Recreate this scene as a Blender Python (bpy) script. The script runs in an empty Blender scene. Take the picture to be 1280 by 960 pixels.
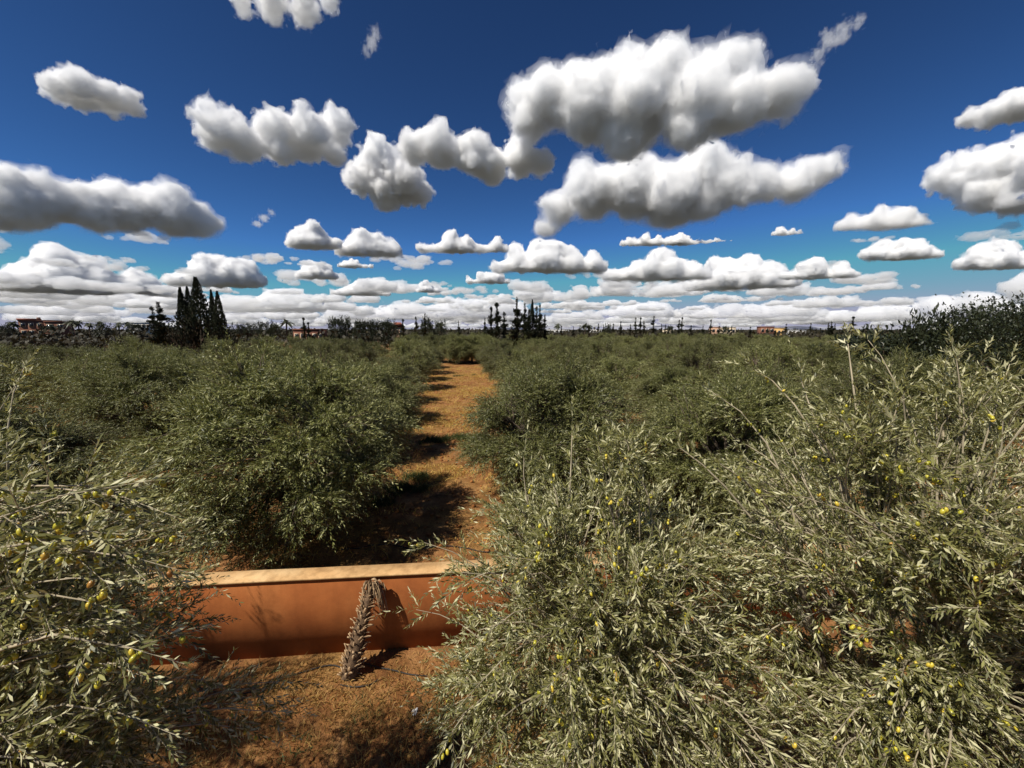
import bpy, math, random
import numpy as np
from mathutils import Matrix, Vector

# ------------------------------------------------------------------ camera, sky, sun, exposure
SC = bpy.context.scene
COL = SC.collection
F_PX, CAM_H, HOR = 500.0, 5.6, 412.0            # focal length in px of a 1280 px wide frame
PITCH = math.atan((480.0 - HOR) / F_PX)
SUN_AZ, SUN_EL = math.radians(-130.0), math.radians(53.0)   # azimuth from +Y towards +X: to the left and a little behind

cam_d = bpy.data.cameras.new('camera')
cam_d.sensor_width = 36.0
cam_d.lens = 36.0 * F_PX / 1280.0
cam_d.clip_start, cam_d.clip_end = 0.05, 220000.0
cam = bpy.data.objects.new('camera', cam_d)
cam.location = (0, 0, CAM_H)
cam.rotation_euler = (math.radians(90) - PITCH, 0, 0)
COL.objects.link(cam)
SC.camera = cam

SKY_GRADE = ((0.7793, 1.35, 6.0), (1.0708, 1.45, 6.1), (1.0852, 1.42, 8.2))   # gain, power, ceiling
world = bpy.data.worlds.new('World')
SC.world = world
world.use_nodes = True
wn, wl = world.node_tree.nodes, world.node_tree.links
wn.clear()
sky = wn.new('ShaderNodeTexSky')
sky.sky_type = 'NISHITA'
sky.sun_disc = False
sky.sun_elevation = SUN_EL
sky.sun_rotation = SUN_AZ
sky.altitude = 400
sky.air_density = 0.5
sky.dust_density = 0.0
sky.ozone_density = 4.0
# the photograph's grading deepens the blue: a power curve per channel, the same over the whole sky
sep = wn.new('ShaderNodeSeparateColor'); cmb = wn.new('ShaderNodeCombineColor')
wl.new(sky.outputs[0], sep.inputs[0])
for ch, (gain, pw, top) in enumerate(SKY_GRADE):
    dv = wn.new('ShaderNodeMath'); dv.operation = 'POWER'; dv.inputs[1].default_value = pw
    ml = wn.new('ShaderNodeMath'); ml.operation = 'MULTIPLY'; ml.inputs[1].default_value = gain
    wl.new(sep.outputs[ch], dv.inputs[0]); wl.new(dv.outputs[0], ml.inputs[0]); mn = wn.new('ShaderNodeMath'); mn.operation = 'MINIMUM'; mn.inputs[1].default_value = top
    wl.new(ml.outputs[0], mn.inputs[0]); wl.new(mn.outputs[0], cmb.inputs[ch])
bg = wn.new('ShaderNodeBackground')
bg.inputs['Strength'].default_value = 0.05
wo = wn.new('ShaderNodeOutputWorld')
wl.new(cmb.outputs[0], bg.inputs['Color'])
wl.new(bg.outputs[0], wo.inputs['Surface'])

sun_dir = Vector((math.sin(SUN_AZ) * math.cos(SUN_EL), math.cos(SUN_AZ) * math.cos(SUN_EL), math.sin(SUN_EL)))
sun_d = bpy.data.lights.new('sun', 'SUN')
sun_d.energy = 4.9
sun_d.angle = math.radians(0.53)
sun_d.color = (1.0, 0.945, 0.85)
sun = bpy.data.objects.new('sun', sun_d)
sun.rotation_euler = sun_dir.to_track_quat('Z', 'Y').to_euler()
sun.location = (-10, -20, 40)
COL.objects.link(sun)

SC.view_settings.view_transform = 'Standard'
SC.view_settings.look = 'None'
SC.view_settings.exposure = 0.28
SC.view_settings.gamma = 1.0
SC.view_settings.use_curve_mapping = False
SC.render.engine = 'CYCLES'
cy = SC.cycles
cy.use_denoising = True
cy.use_adaptive_sampling = False
cy.max_bounces = 24
cy.diffuse_bounces = 3
cy.glossy_bounces = 2
cy.transmission_bounces = 3
cy.volume_bounces = 20
cy.transparent_max_bounces = 24
cy.caustics_reflective = cy.caustics_refractive = False

# ------------------------------------------------------------------ helpers
ST, CT = math.sin(PITCH), math.cos(PITCH)

def ray(px, py):
    a, b = (px - 640.0) / F_PX, (480.0 - py) / F_PX
    return np.array([a, CT + b * ST, -ST + b * CT])

def on_z(px, py, z=0.0):                 # where the pixel's ray meets height z
    d = ray(px, py)
    t = (z - CAM_H) / d[2]
    return np.array([d[0] * t, d[1] * t, z])

def at_y(px, py, y):                     # where the pixel's ray reaches depth y
    d = ray(px, py)
    t = y / d[1]
    return np.array([d[0] * t, y, CAM_H + d[2] * t])

def project(P):
    P = np.asarray(P, float)
    y, z = P[..., 1], P[..., 2] - CAM_H
    dep = y * CT - z * ST
    up = y * ST + z * CT
    return 640 + F_PX * P[..., 0] / dep, 480 - F_PX * up / dep, dep

def norm(v):
    return v / np.maximum(np.linalg.norm(v, axis=-1, keepdims=True), 1e-9)

def mk_mesh(name, V, F, smooth=False, tint=None, mats=()):
    """V (N,3); F one (M,k) index array or a list of them; tint: a float per vertex"""
    V = np.ascontiguousarray(V, np.float32)
    Fs = [np.asarray(f, np.int32) for f in (F if isinstance(F, list) else [F])]
    Fs = [f for f in Fs if f.size]
    me = bpy.data.meshes.new(name)
    me.vertices.add(len(V))
    me.vertices.foreach_set('co', V.ravel())
    loops = np.concatenate([f.ravel() for f in Fs])
    tot = np.concatenate([np.full(len(f), f.shape[1], np.int32) for f in Fs])
    start = np.concatenate([[0], np.cumsum(tot)[:-1]]).astype(np.int32)
    me.loops.add(len(loops))
    me.loops.foreach_set('vertex_index', loops)
    me.polygons.add(len(tot))
    me.polygons.foreach_set('loop_start', start)
    me.polygons.foreach_set('loop_total', tot)
    if smooth:
        me.polygons.foreach_set('use_smooth', np.ones(len(tot), bool))
    if tint is not None:
        a = me.attributes.new('tint', 'FLOAT', 'POINT')
        a.data.foreach_set('value', np.ascontiguousarray(tint, np.float32))
    for m in mats:
        me.materials.append(m)
    me.update(calc_edges=True)
    return me

def put(name, data, parent=None, loc=None, mat=None):
    o = bpy.data.objects.new(name, data)
    COL.objects.link(o)
    if parent is not None:
        o.parent = parent
    if loc is not None:
        o.location = [float(c) for c in loc]
    if mat is not None:
        o.matrix_basis = mat
    return o

def tag(o, label=None, cat=None, group=None, kind=None):
    if label: o['label'] = label
    if cat: o['category'] = cat
    if group: o['group'] = group
    if kind: o['kind'] = kind
    return o

class MB:                                # collects simple shapes into one mesh
    def __init__(self):
        self.V, self.F3, self.F4, self.n = [], [], [], 0
    def add(self, V, F):
        F = np.asarray(F, int) + self.n
        (self.F3 if F.shape[1] == 3 else self.F4).append(F)
        self.V.append(np.asarray(V, float)); self.n += len(V)
    def box(self, lo, hi, rz=0.0, piv=(0, 0, 0)):
        x0, y0, z0 = lo; x1, y1, z1 = hi
        v = np.array([(x0,y0,z0),(x1,y0,z0),(x1,y1,z0),(x0,y1,z0),(x0,y0,z1),(x1,y0,z1),(x1,y1,z1),(x0,y1,z1)], float)
        if rz:
            c, s = math.cos(rz), math.sin(rz); w = v - piv
            v = np.stack([w[:,0]*c - w[:,1]*s, w[:,0]*s + w[:,1]*c, w[:,2]], 1) + piv
        self.add(v, [(0,3,2,1),(4,5,6,7),(0,1,5,4),(1,2,6,5),(2,3,7,6),(3,0,4,7)])
        return self
    def mesh(self, name, mat, smooth=False):
        F = []
        if self.F3: F.append(np.concatenate(self.F3))
        if self.F4: F.append(np.concatenate(self.F4))
        return mk_mesh(name, np.concatenate(self.V), F, smooth, None, [mat])

def tubes(P, R, sides=5, cap=True):
    """P (S,n,3) paths, R (S,n) radii -> V, quads"""
    P = np.asarray(P, float); R = np.asarray(R, float)
    S, n, _ = P.shape
    tan = norm(np.gradient(P, axis=1))
    ax = norm(P[:, -1] - P[:, 0])
    ref = np.where(np.abs(ax[:, 2:3]) < 0.8, np.array([[0, 0, 1.0]]), np.array([[1.0, 0, 0]]))
    u = norm(np.cross(tan, ref[:, None, :]))
    v = np.cross(tan, u)
    a = np.arange(sides) * 2 * math.pi / sides
    V = P[:, :, None, :] + R[:, :, None, None] * (u[:, :, None, :] * np.cos(a)[None, None, :, None] + v[:, :, None, :] * np.sin(a)[None, None, :, None])
    idx = np.arange(S * n * sides).reshape(S, n, sides)
    A = idx[:, :-1]; B = idx[:, 1:]
    Q = np.stack([A, np.roll(A, -1, 2), np.roll(B, -1, 2), B], -1).reshape(-1, 4)
    return V.reshape(-1, 3), Q

def bezier(B, C, T, s):                  # (S,3)x3, s (K,) or (S,K) -> points, tangents
    s = np.asarray(s, float)
    if s.ndim == 1: s = np.broadcast_to(s, (len(B), len(s)))
    s = s[..., None]
    B, C, T = B[:, None], C[:, None], T[:, None]
    p = (1-s)**2 * B + 2*s*(1-s) * C + s*s * T
    t = 2*(1-s) * (C - B) + 2*s * (T - C)
    return p, norm(t)

# ------------------------------------------------------------------ materials
def mat_new(name):
    m = bpy.data.materials.new(name)
    m.use_nodes = True
    n, l = m.node_tree.nodes, m.node_tree.links
    n.clear()
    out = n.new('ShaderNodeOutputMaterial')
    return m, n, l, out

def noise(n, l, scale, detail=4, rough=0.55, coord='Object', vec=None):
    t = n.new('ShaderNodeTexNoise')
    t.inputs['Scale'].default_value = scale
    t.inputs['Detail'].default_value = detail
    t.inputs['Roughness'].default_value = rough
    if vec is None:
        c = n.new('ShaderNodeTexCoord'); vec = c.outputs[coord]
    l.new(vec, t.inputs['Vector'])
    return t

def ramp(n, l, src, stops):
    r = n.new('ShaderNodeValToRGB')
    e = r.color_ramp.elements
    while len(e) < len(stops): e.new(0.5)
    for i, (p, c) in enumerate(stops):
        e[i].position = p
        e[i].color = (*c, 1) if len(c) == 3 else c
    l.new(src, r.inputs['Fac'])
    return r

def mixc(n, l, fac, a, b, mode='MIX'):
    m = n.new('ShaderNodeMix'); m.data_type = 'RGBA'; m.blend_type = mode
    for sock, v in ((m.inputs[0], fac), (m.inputs[6], a), (m.inputs[7], b)):
        if hasattr(v, 'is_linked') or hasattr(v, 'links'): l.new(v, sock)
        elif isinstance(v, (int, float)): sock.default_value = v
        else: sock.default_value = (*v, 1)
    return m.outputs[2]

def simple(name, stops, scale=3.0, rough=0.85, detail=5, bump=0.0, bscale=30.0, bdist=0.02, spec=0.3):
    m, n, l, out = mat_new(name)
    b = n.new('ShaderNodeBsdfPrincipled')
    b.inputs['Roughness'].default_value = rough
    b.inputs['Specular IOR Level'].default_value = spec
    t = noise(n, l, scale, detail)
    r = ramp(n, l, t.outputs['Fac'], stops)
    l.new(r.outputs[0], b.inputs['Base Color'])
    if bump:
        t2 = noise(n, l, bscale, 6, 0.65)
        bp = n.new('ShaderNodeBump'); bp.inputs['Strength'].default_value = bump; bp.inputs['Distance'].default_value = bdist
        l.new(t2.outputs['Fac'], bp.inputs['Height']); l.new(bp.outputs[0], b.inputs['Normal'])
    l.new(b.outputs[0], out.inputs['Surface'])
    return m

def leaf_material(name, top_a, top_b, under, transl=0.2, rough=0.42, spec=0.5, rnd=0.25):
    """two-sided leaf: the blade's upper face green, its underside paler; each leaf and each tree a little different"""
    m, n, l, out = mat_new(name)
    at = n.new('ShaderNodeAttribute'); at.attribute_name = 'tint'
    col = mixc(n, l, at.outputs['Fac'], top_a, top_b)
    g = n.new('ShaderNodeNewGeometry')
    col2 = mixc(n, l, g.outputs['Backfacing'], col, under)
    oi = n.new('ShaderNodeObjectInfo')
    hv = n.new('ShaderNodeHueSaturation')
    mr = n.new('ShaderNodeMapRange'); mr.inputs[3].default_value = 1 - rnd; mr.inputs[4].default_value = 1 + rnd
    l.new(oi.outputs['Random'], mr.inputs[0]); l.new(mr.outputs[0], hv.inputs['Value'])
    l.new(col2, hv.inputs['Color'])
    b = n.new('ShaderNodeBsdfPrincipled')
    b.inputs['Roughness'].default_value = rough
    b.inputs['Specular IOR Level'].default_value = spec
    l.new(hv.outputs[0], b.inputs['Base Color'])
    tr = n.new('ShaderNodeBsdfTranslucent')
    l.new(mixc(n, l, 1.0, hv.outputs[0], (1.0, 1.0, 0.45), 'MULTIPLY'), tr.inputs['Color'])
    ms = n.new('ShaderNodeMixShader'); ms.inputs[0].default_value = transl
    l.new(b.outputs[0], ms.inputs[1]); l.new(tr.outputs[0], ms.inputs[2])
    l.new(ms.outputs[0], out.inputs['Surface'])
    return m
# ------------------------------------------------------------------ ground
LANE_AZ = math.radians(-6.2)
LD = np.array([math.sin(LANE_AZ), math.cos(LANE_AZ)])          # along the lane
LN = np.array([math.cos(LANE_AZ), -math.sin(LANE_AZ)])         # to its right
LANE_0 = np.array([-1.63, 9.5])
def lane_pt(lat, along):                 # along counts from the wall outwards
    p = LANE_0 + LN * lat + LD * along
    return p
def wall_y(x): return 6.06 + 0.0857 * (x + 5.81)

def vnoise2(x, y, seed, size):
    rg = np.random.default_rng(seed); N = 256
    t = rg.uniform(-1, 1, (N, N))
    u, v = x / size, y / size
    i, j = np.floor(u).astype(int), np.floor(v).astype(int)
    f, g = u - i, v - j
    f = f*f*(3-2*f); g = g*g*(3-2*g)
    a, b, c, d = t[i % N, j % N], t[(i+1) % N, j % N], t[i % N, (j+1) % N], t[(i+1) % N, (j+1) % N]
    return (a*(1-f) + b*f)*(1-g) + (c*(1-f) + d*f)*g

def ground_h(x, y):
    x = np.asarray(x, float); y = np.asarray(y, float)
    near = np.clip(1.4 - np.hypot(x, y) / 60, 0, 1)
    h = 0.05 * vnoise2(x, y, 1, 2.3) + 0.03 * vnoise2(x, y, 2, 0.8) + 0.022 * vnoise2(x, y, 3, 0.33)
    lat = (x - LANE_0[0]) * LN[0] + (y - LANE_0[1]) * LN[1]
    h = h - 0.05 * np.exp(-((np.abs(lat) - 0.85) / 0.28)**2) * (y > 8)      # wheel ruts in the lane
    wallclear = np.clip(np.abs(y - wall_y(x) - 0.12) / 0.7, 0.15, 1)
    return h * near * wallclear

def axis_steps(a0, a1, fine, far, back):
    c = list(np.arange(a0, a1 + 1e-6, fine))
    s, p = fine, a1
    while p < far: s *= 1.35; p += s; c.append(p)
    s, p = fine, a0
    while p > back: s *= 1.35; p -= s; c.insert(0, p)
    return np.array(c)
gx = axis_steps(-16, 14, 0.2, 70000, -70000)
gy = axis_steps(1.5, 30, 0.2, 90000, -60000)
GX, GY = np.meshgrid(gx, gy, indexing='ij')
GV = np.stack([GX, GY, ground_h(GX, GY)], -1).reshape(-1, 3)
gi = np.arange(GV.shape[0]).reshape(GX.shape)
GQ = np.stack([gi[:-1, :-1], gi[1:, :-1], gi[1:, 1:], gi[:-1, 1:]], -1).reshape(-1, 4)

def ground_material():
    m, n, l, out = mat_new('orchard_soil')
    c = n.new('ShaderNodeTexCoord'); vec = c.outputs['Object']
    big = noise(n, l, 0.35, 6, 0.6, vec=vec)
    mid = noise(n, l, 2.2, 8, 0.65, vec=vec)
    fine = noise(n, l, 22.0, 6, 0.7, vec=vec)
    soil = ramp(n, l, mid.outputs['Fac'], [(0.28, (0.12, 0.052, 0.020)), (0.5, (0.29, 0.130, 0.046)), (0.72, (0.44, 0.235, 0.092))])
    straw = ramp(n, l, fine.outputs['Fac'], [(0.3, (0.17, 0.085, 0.026)), (0.7, (0.42, 0.245, 0.08))])
    msk = ramp(n, l, big.outputs['Fac'], [(0.46, (0, 0, 0)), (0.62, (1, 1, 1))])
    col = mixc(n, l, msk.outputs[0], soil.outputs[0], straw.outputs[0])
    fr = ramp(n, l, fine.outputs['Fac'], [(0.25, (0.55, 0.55, 0.55)), (0.65, (1.1, 1.1, 1.1))])
    col = mixc(n, l, 0.8, col, fr.outputs[0], 'MULTIPLY')
    dust = noise(n, l, 0.9, 9, 0.7, vec=vec)
    dr_ = ramp(n, l, dust.outputs['Fac'], [(0.36, (0.62, 0.58, 0.54)), (0.5, (1, 1, 1)), (0.64, (1.22, 1.28, 1.4))])
    col = mixc(n, l, 0.9, col, dr_.outputs[0], 'MULTIPLY')
    # beyond the orchard: scrubby plain, dull olive and brown
    ln = n.new('ShaderNodeVectorMath'); ln.operation = 'LENGTH'; l.new(vec, ln.inputs[0])
    mr = n.new('ShaderNodeMapRange'); mr.inputs[1].default_value = 90; mr.inputs[2].default_value = 260
    l.new(ln.outputs['Value'], mr.inputs[0])
    farn = noise(n, l, 0.012, 8, 0.65, vec=vec)
    plain = ramp(n, l, farn.outputs['Fac'], [(0.35, (0.034, 0.038, 0.030)), (0.55, (0.07, 0.066, 0.055)), (0.7, (0.12, 0.105, 0.085))])
    col = mixc(n, l, mr.outputs[0], col, plain.outputs[0])
    b = n.new('ShaderNodeBsdfPrincipled'); b.inputs['Roughness'].default_value = 0.95; b.inputs['Specular IOR Level'].default_value = 0.1
    l.new(col, b.inputs['Base Color'])
    bp = n.new('ShaderNodeBump'); bp.inputs['Strength'].default_value = 0.9; bp.inputs['Distance'].default_value = 0.05
    l.new(fine.outputs['Fac'], bp.inputs['Height']); l.new(bp.outputs[0], b.inputs['Normal'])
    l.new(b.outputs[0], out.inputs['Surface'])
    return m
tag(put('ground', mk_mesh('ground', GV, GQ, True, None, [ground_material()])), 'orange brown orchard soil running out to the flat plain', None, None, 'structure')

# low hills at the edge of the plain, distance haze mixed into their colour
M_HILL = simple('far_hill_haze_tint', [(0.3, (0.22, 0.23, 0.28)), (0.7, (0.34, 0.34, 0.38))], 0.002, 0.95)  # pale blue-grey of distant air painted into the rock colour
rg = np.random.default_rng(77)
hx = np.linspace(-60000, 60000, 240)
hh = 150 + 240 * np.abs(vnoise2(hx, hx * 0, 31, 9000)) + 160 * vnoise2(hx, hx * 0 + 7, 32, 2600) + 60 * vnoise2(hx, hx * 0 + 7, 33, 900)
hh = np.maximum(hh, 10) * np.clip(0.35 + np.clip((hx + 8000) / 16000, 0, 0.8), 0, 1)
hv = np.concatenate([np.stack([hx, hx * 0 + 36000, hx * 0 - 5], 1), np.stack([hx, hx * 0 + 38500, hh], 1), np.stack([hx, hx * 0 + 42000, hx * 0 - 5], 1)])
i = np.arange(239)
hq = np.concatenate([np.stack([i, i + 1, i + 241, i + 240], 1), np.stack([i + 240, i + 241, i + 481, i + 480], 1)])
tag(put('hills', mk_mesh('hills', hv, hq, True, None, [M_HILL])), 'faint pale hills along the horizon', None, None, 'structure')

# ------------------------------------------------------------------ boundary wall
def wall_material(name, a, b_, c_, stain):
    m, n, l, out = mat_new(name)
    c = n.new('ShaderNodeTexCoord'); vec = c.outputs['Object']
    t = noise(n, l, 1.3, 7, 0.6, vec=vec)
    r = ramp(n, l, t.outputs['Fac'], [(0.34, a), (0.5, b_), (0.64, c_)])
    mp = n.new('ShaderNodeMapping'); mp.inputs['Scale'].default_value = (7, 7, 0.7); l.new(vec, mp.inputs[0])
    st = noise(n, l, 1.0, 6, 0.6, vec=mp.outputs[0])
    sr = ramp(n, l, st.outputs['Fac'], [(0.38, (0.72, 0.70, 0.68)), (0.55, (1, 1, 1))])
    col = mixc(n, l, stain, r.outputs[0], sr.outputs[0], 'MULTIPLY')
    # splashed earth along the foot and blotchy patches, both with ragged outlines
    sx = n.new('ShaderNodeSeparateXYZ'); l.new(vec, sx.inputs[0])
    pn = noise(n, l, 2.6, 7, 0.7, vec=vec)
    sb_ = n.new('ShaderNodeMath'); sb_.operation = 'MULTIPLY_ADD'; sb_.inputs[1].default_value = -0.55; l.new(pn.outputs['Fac'], sb_.inputs[0]); l.new(sx.outputs['Z'], sb_.inputs[2])
    dr_ = ramp(n, l, sb_.outputs[0], [(0.0, (0.62, 0.55, 0.50)), (0.12, (1, 1, 1))])
    col = mixc(n, l, stain * 2, col, dr_.outputs[0], 'MULTIPLY')
    bn = noise(n, l, 0.8, 9, 0.72, vec=vec)
    br_ = ramp(n, l, bn.outputs['Fac'], [(0.40, (0.78, 0.76, 0.74)), (0.50, (1, 1, 1)), (0.62, (1.12, 1.10, 1.08))])
    col = mixc(n, l, 0.8, col, br_.outputs[0], 'MULTIPLY')
    f = noise(n, l, 60, 6, 0.7, vec=vec)
    fr = ramp(n, l, f.outputs['Fac'], [(0.3, (0.86, 0.86, 0.86)), (0.6, (1.04, 1.04, 1.04))])
    col = mixc(n, l, 0.8, col, fr.outputs[0], 'MULTIPLY')
    b = n.new('ShaderNodeBsdfPrincipled'); b.inputs['Roughness'].default_value = 0.9; b.inputs['Specular IOR Level'].default_value = 0.15
    l.new(col, b.inputs['Base Color'])
    big = noise(n, l, 3.0, 5, 0.6, vec=vec)
    ad = n.new('ShaderNodeMath'); ad.operation = 'MULTIPLY_ADD'; ad.inputs[1].default_value = 0.15
    l.new(f.outputs['Fac'], ad.inputs[0]); l.new(big.outputs['Fac'], ad.inputs[2])
    bp = n.new('ShaderNodeBump'); bp.inputs['Strength'].default_value = 0.35; bp.inputs['Distance'].default_value = 0.012
    l.new(ad.outputs[0], bp.inputs['Height']); l.new(bp.outputs[0], b.inputs['Normal'])
    l.new(b.outputs[0], out.inputs['Surface'])
    return m
M_WALL = wall_material('terracotta_render', (0.29, 0.090, 0.026), (0.345, 0.112, 0.032), (0.40, 0.140, 0.042), 0.25)
M_CAP = wall_material('sand_coping', (0.48, 0.28, 0.12), (0.58, 0.36, 0.165), (0.66, 0.44, 0.22), 0.75)
WALL_RZ = math.atan(0.0857)
wall = put('boundary_wall', None, None, (0, wall_y(0), 0)); wall.rotation_euler.z = WALL_RZ
tag(wall, 'low terracotta rendered garden wall with a pale sand coloured coping', 'wall')
nu = 150
us = np.linspace(-17, 17, nu)
rgw = np.random.default_rng(3)
def strip(name, y0, y1, z0, z1, mat, wob, bev):          # long slab along the wall with softened, slightly uneven edges
    prof = [(y0, z0), (y0, z1 - bev), (y0 + bev, z1), (y1 - bev, z1), (y1, z1 - bev), (y1, z0)]
    V = []
    for y, z in prof:
        wz = 0 if z == z0 and z0 < 0 else wob * (vnoise2(us, us * 0 + y * 3 + z, 8, 0.9) + 0.5 * vnoise2(us, us * 0 + z, 9, 0.22))
        V.append(np.stack([us, us * 0 + y + wob * vnoise2(us, us * 0 + z * 5, 10, 1.4), us * 0 + z + wz], 1))
    k = len(prof); V = np.concatenate(V)
    idx = np.arange(k * nu).reshape(k, nu)
    Q = [np.stack([idx[a, :-1], idx[a, 1:], idx[(a + 1) % k, 1:], idx[(a + 1) % k, :-1]], 1) for a in range(k)]
    ends = [idx[::-1, 0][None, :], idx[:, -1][None, :]]
    return put(name, mk_mesh(name, V, [np.concatenate(Q)[:, ::-1], np.concatenate(ends)], False, None, [mat]), wall)
strip('wall_face', 0.0, 0.24, -0.25, 1.400, M_WALL, 0.004, 0.01)
strip('coping', -0.03, 0.30, 1.404, 1.440, M_CAP, 0.006, 0.006)
# ------------------------------------------------------------------ olive trees
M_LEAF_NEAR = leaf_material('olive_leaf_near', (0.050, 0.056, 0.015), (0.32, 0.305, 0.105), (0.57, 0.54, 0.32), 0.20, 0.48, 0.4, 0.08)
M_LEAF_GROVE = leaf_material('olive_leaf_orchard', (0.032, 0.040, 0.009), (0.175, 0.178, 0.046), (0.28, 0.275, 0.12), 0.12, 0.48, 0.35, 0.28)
M_TWIG = simple('olive_twig_bark', [(0.3, (0.22, 0.185, 0.12)), (0.7, (0.46, 0.39, 0.27))], 8.0, 0.9)
M_BARK = simple('olive_bark', [(0.3, (0.07, 0.05, 0.035)), (0.7, (0.20, 0.155, 0.11))], 9.0, 0.95, 6, 0.8, 25, 0.03)
M_OLIVE = None
def olive_material():
    m, n, l, out = mat_new('olive_fruit_skin')
    oi = n.new('ShaderNodeObjectInfo')
    r = ramp(n, l, oi.outputs['Random'], [(0.0, (0.30, 0.29, 0.025)), (0.6, (0.50, 0.43, 0.04)), (0.93, (0.58, 0.42, 0.05)), (1.0, (0.30, 0.10, 0.03))])
    b = n.new('ShaderNodeBsdfPrincipled'); b.inputs['Roughness'].default_value = 0.3
    l.new(r.outputs[0], b.inputs['Base Color']); l.new(b.outputs[0], out.inputs['Surface'])
    return m
M_OLIVE = olive_material()

# one leaf: unit length along +Y, width along X, upper face +Z
LEAF4 = np.array([(0, 0, 0), (0.072, 0.30, 0.012), (0.078, 0.64, -0.02), (0, 1, -0.09), (-0.078, 0.64, -0.02), (-0.072, 0.30, 0.012)])
LEAF4_T = np.array([(0, 1, 5), (1, 2, 5), (5, 2, 4), (2, 3, 4)])
LEAF2 = np.array([(0, 0, 0), (0.11, 0.5, 0.0), (0, 1, -0.07), (-0.11, 0.5, 0.0)])
LEAF2_Q = np.array([(0, 1, 2, 3)])

def sphere_dirs(rg, n, zmin=-1.0):
    z = rg.uniform(zmin, 1, n); a = rg.uniform(0, 2 * math.pi, n)
    r = np.sqrt(1 - z * z)
    return np.stack([r * np.cos(a), r * np.sin(a), z], 1)

def shoots_of(rg, B, C, T, K, length):
    """side shoots along each spray axis plus its leader: bases, directions, lengths"""
    S = len(B)
    s = np.linspace(0.30, 0.98, K)[None] + rg.uniform(-0.04, 0.04, (S, K))
    p, t = bezier(B, C, T, np.clip(s, 0, 1))
    rnd = rg.normal(size=(S, K, 3)); rnd[..., 2] *= 0.7
    perp = norm(rnd - (rnd * t).sum(-1, keepdims=True) * t)
    d = norm(t * rg.uniform(0.45, 0.95, (S, K, 1)) + perp * 0.75 + np.array([0, 0, 0.12]))
    L = length * rg.uniform(0.55, 1.2, (S, K)) * (1.15 - 0.35 * s)
    pe, te = bezier(B, C, T, np.full((S, 1), 0.97))
    return (np.concatenate([p.reshape(-1, 3), pe.reshape(-1, 3)]), np.concatenate([d.reshape(-1, 3), te.reshape(-1, 3)]),
            np.concatenate([L.ravel(), length * rg.uniform(0.8, 1.3, S)]))

def leaves_of(rg, sb, sd, sl, M, leaf_len):
    """opposite leaf pairs along every shoot -> frames (pos, dir, normal), lengths, and the shoot curves"""
    N = len(sb)
    sag = rg.uniform(-0.05, 0.32, (N, 1))
    s = np.linspace(0.10, 1.0, M)
    def curve(q):
        q = q[None, :, None]
        return sb[:, None] + sd[:, None] * sl[:, None, None] * q - np.array([0, 0, 1.0]) * (sag * sl[:, None])[:, None] * q * q
    p = curve(s)
    t = norm(sd[:, None] - np.array([0, 0, 2.0]) * sag[:, None] * s[None, :, None])
    ref = norm(rg.normal(size=(N, 3)))
    u = norm(np.cross(t, ref[:, None])); v = np.cross(t, u)
    ph = (np.arange(M) * (math.pi / 2))[None] + rg.uniform(0, 6.28, (N, 1)) + rg.normal(0, 0.3, (N, M))
    pos, dr, nr, ln = [], [], [], []
    for sgn in (1, -1):
        c, si = np.cos(ph)[..., None], np.sin(ph)[..., None]
        perp = sgn * (u * c + v * si)
        ang = np.radians(rg.normal(40, 11, (N, M, 1))) * (1.0 - 0.35 * s[None, :, None])
        d = norm(t * np.cos(ang) + perp * np.sin(ang) + rg.normal(0, 0.10, (N, M, 3)))
        up = t + 0.45 * np.array([0, 0, 1.0]) + rg.normal(0, 0.28, (N, M, 3))
        nn = norm(up - (up * d).sum(-1, keepdims=True) * d)
        nn = nn * np.where(rg.random((N, M, 1)) < 0.20, -1.0, 1.0)       # twisted blades show their silvery underside
        pos.append(p); dr.append(d); nr.append(nn)
        ln.append(leaf_len * rg.uniform(0.62, 1.12, (N, M)) * (1.0 - 0.35 * s[None] ** 3))
    cat = lambda a, k: np.concatenate([x.reshape(-1, 3) if k == 3 else x.ravel() for x in a])
    return cat(pos, 3), cat(dr, 3), cat(nr, 3), cat(ln, 1), curve(np.array([0, 0.5, 1.0]))

def leaf_mesh(rg, name, pos, dr, nr, ln, tmpl, faces, mat, width=1.0):
    sd = np.cross(dr, nr)
    V = pos[:, None] + ln[:, None, None] * (tmpl[None, :, 0:1] * width * sd[:, None] + tmpl[None, :, 1:2] * dr[:, None] + tmpl[None, :, 2:3] * nr[:, None])
    k = len(tmpl)
    F = faces[None] + (np.arange(len(pos)) * k)[:, None, None]
    tint = np.repeat(np.clip(rg.normal(0.42, 0.28, len(pos)), 0, 1), k)
    return mk_mesh(name, V.reshape(-1, 3), F.reshape(-1, faces.shape[1]), False, tint, [mat])

def crown_fn(rg, n=12, amp=0.22, w=0.42):
    c = sphere_dirs(rg, n); a = rg.uniform(-0.6, 1.0, n) * amp
    def R(d):
        g = np.arccos(np.clip(d @ c.T, -1, 1))
        return 1 + (a * np.exp(-(g / w) ** 2)).sum(1)
    return R

def clumps(rg, n, R, rad, cen, zmin, at):
    cand = sphere_dirs(rg, n * 6, zmin); pick = [0]
    while len(pick) < n: pick.append(int(np.argmax(np.min(1 - cand @ cand[pick].T, 1))))
    d = cand[pick]
    return d, cen + d * rad * (R(d) * at * rg.uniform(0.82, 1.12, n))[:, None]

def clump_tips(rg, n, d, c, rc):
    j = rg.integers(0, len(c), n)
    v = norm(rg.normal(size=(n, 3)) + d[j] * 0.9 + np.array([0, 0, 0.25]))
    return c[j] + v * (rc * rg.uniform(0.8, 1.25, len(c))[j] * rg.uniform(0.55, 1.08, n))[:, None]

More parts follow.
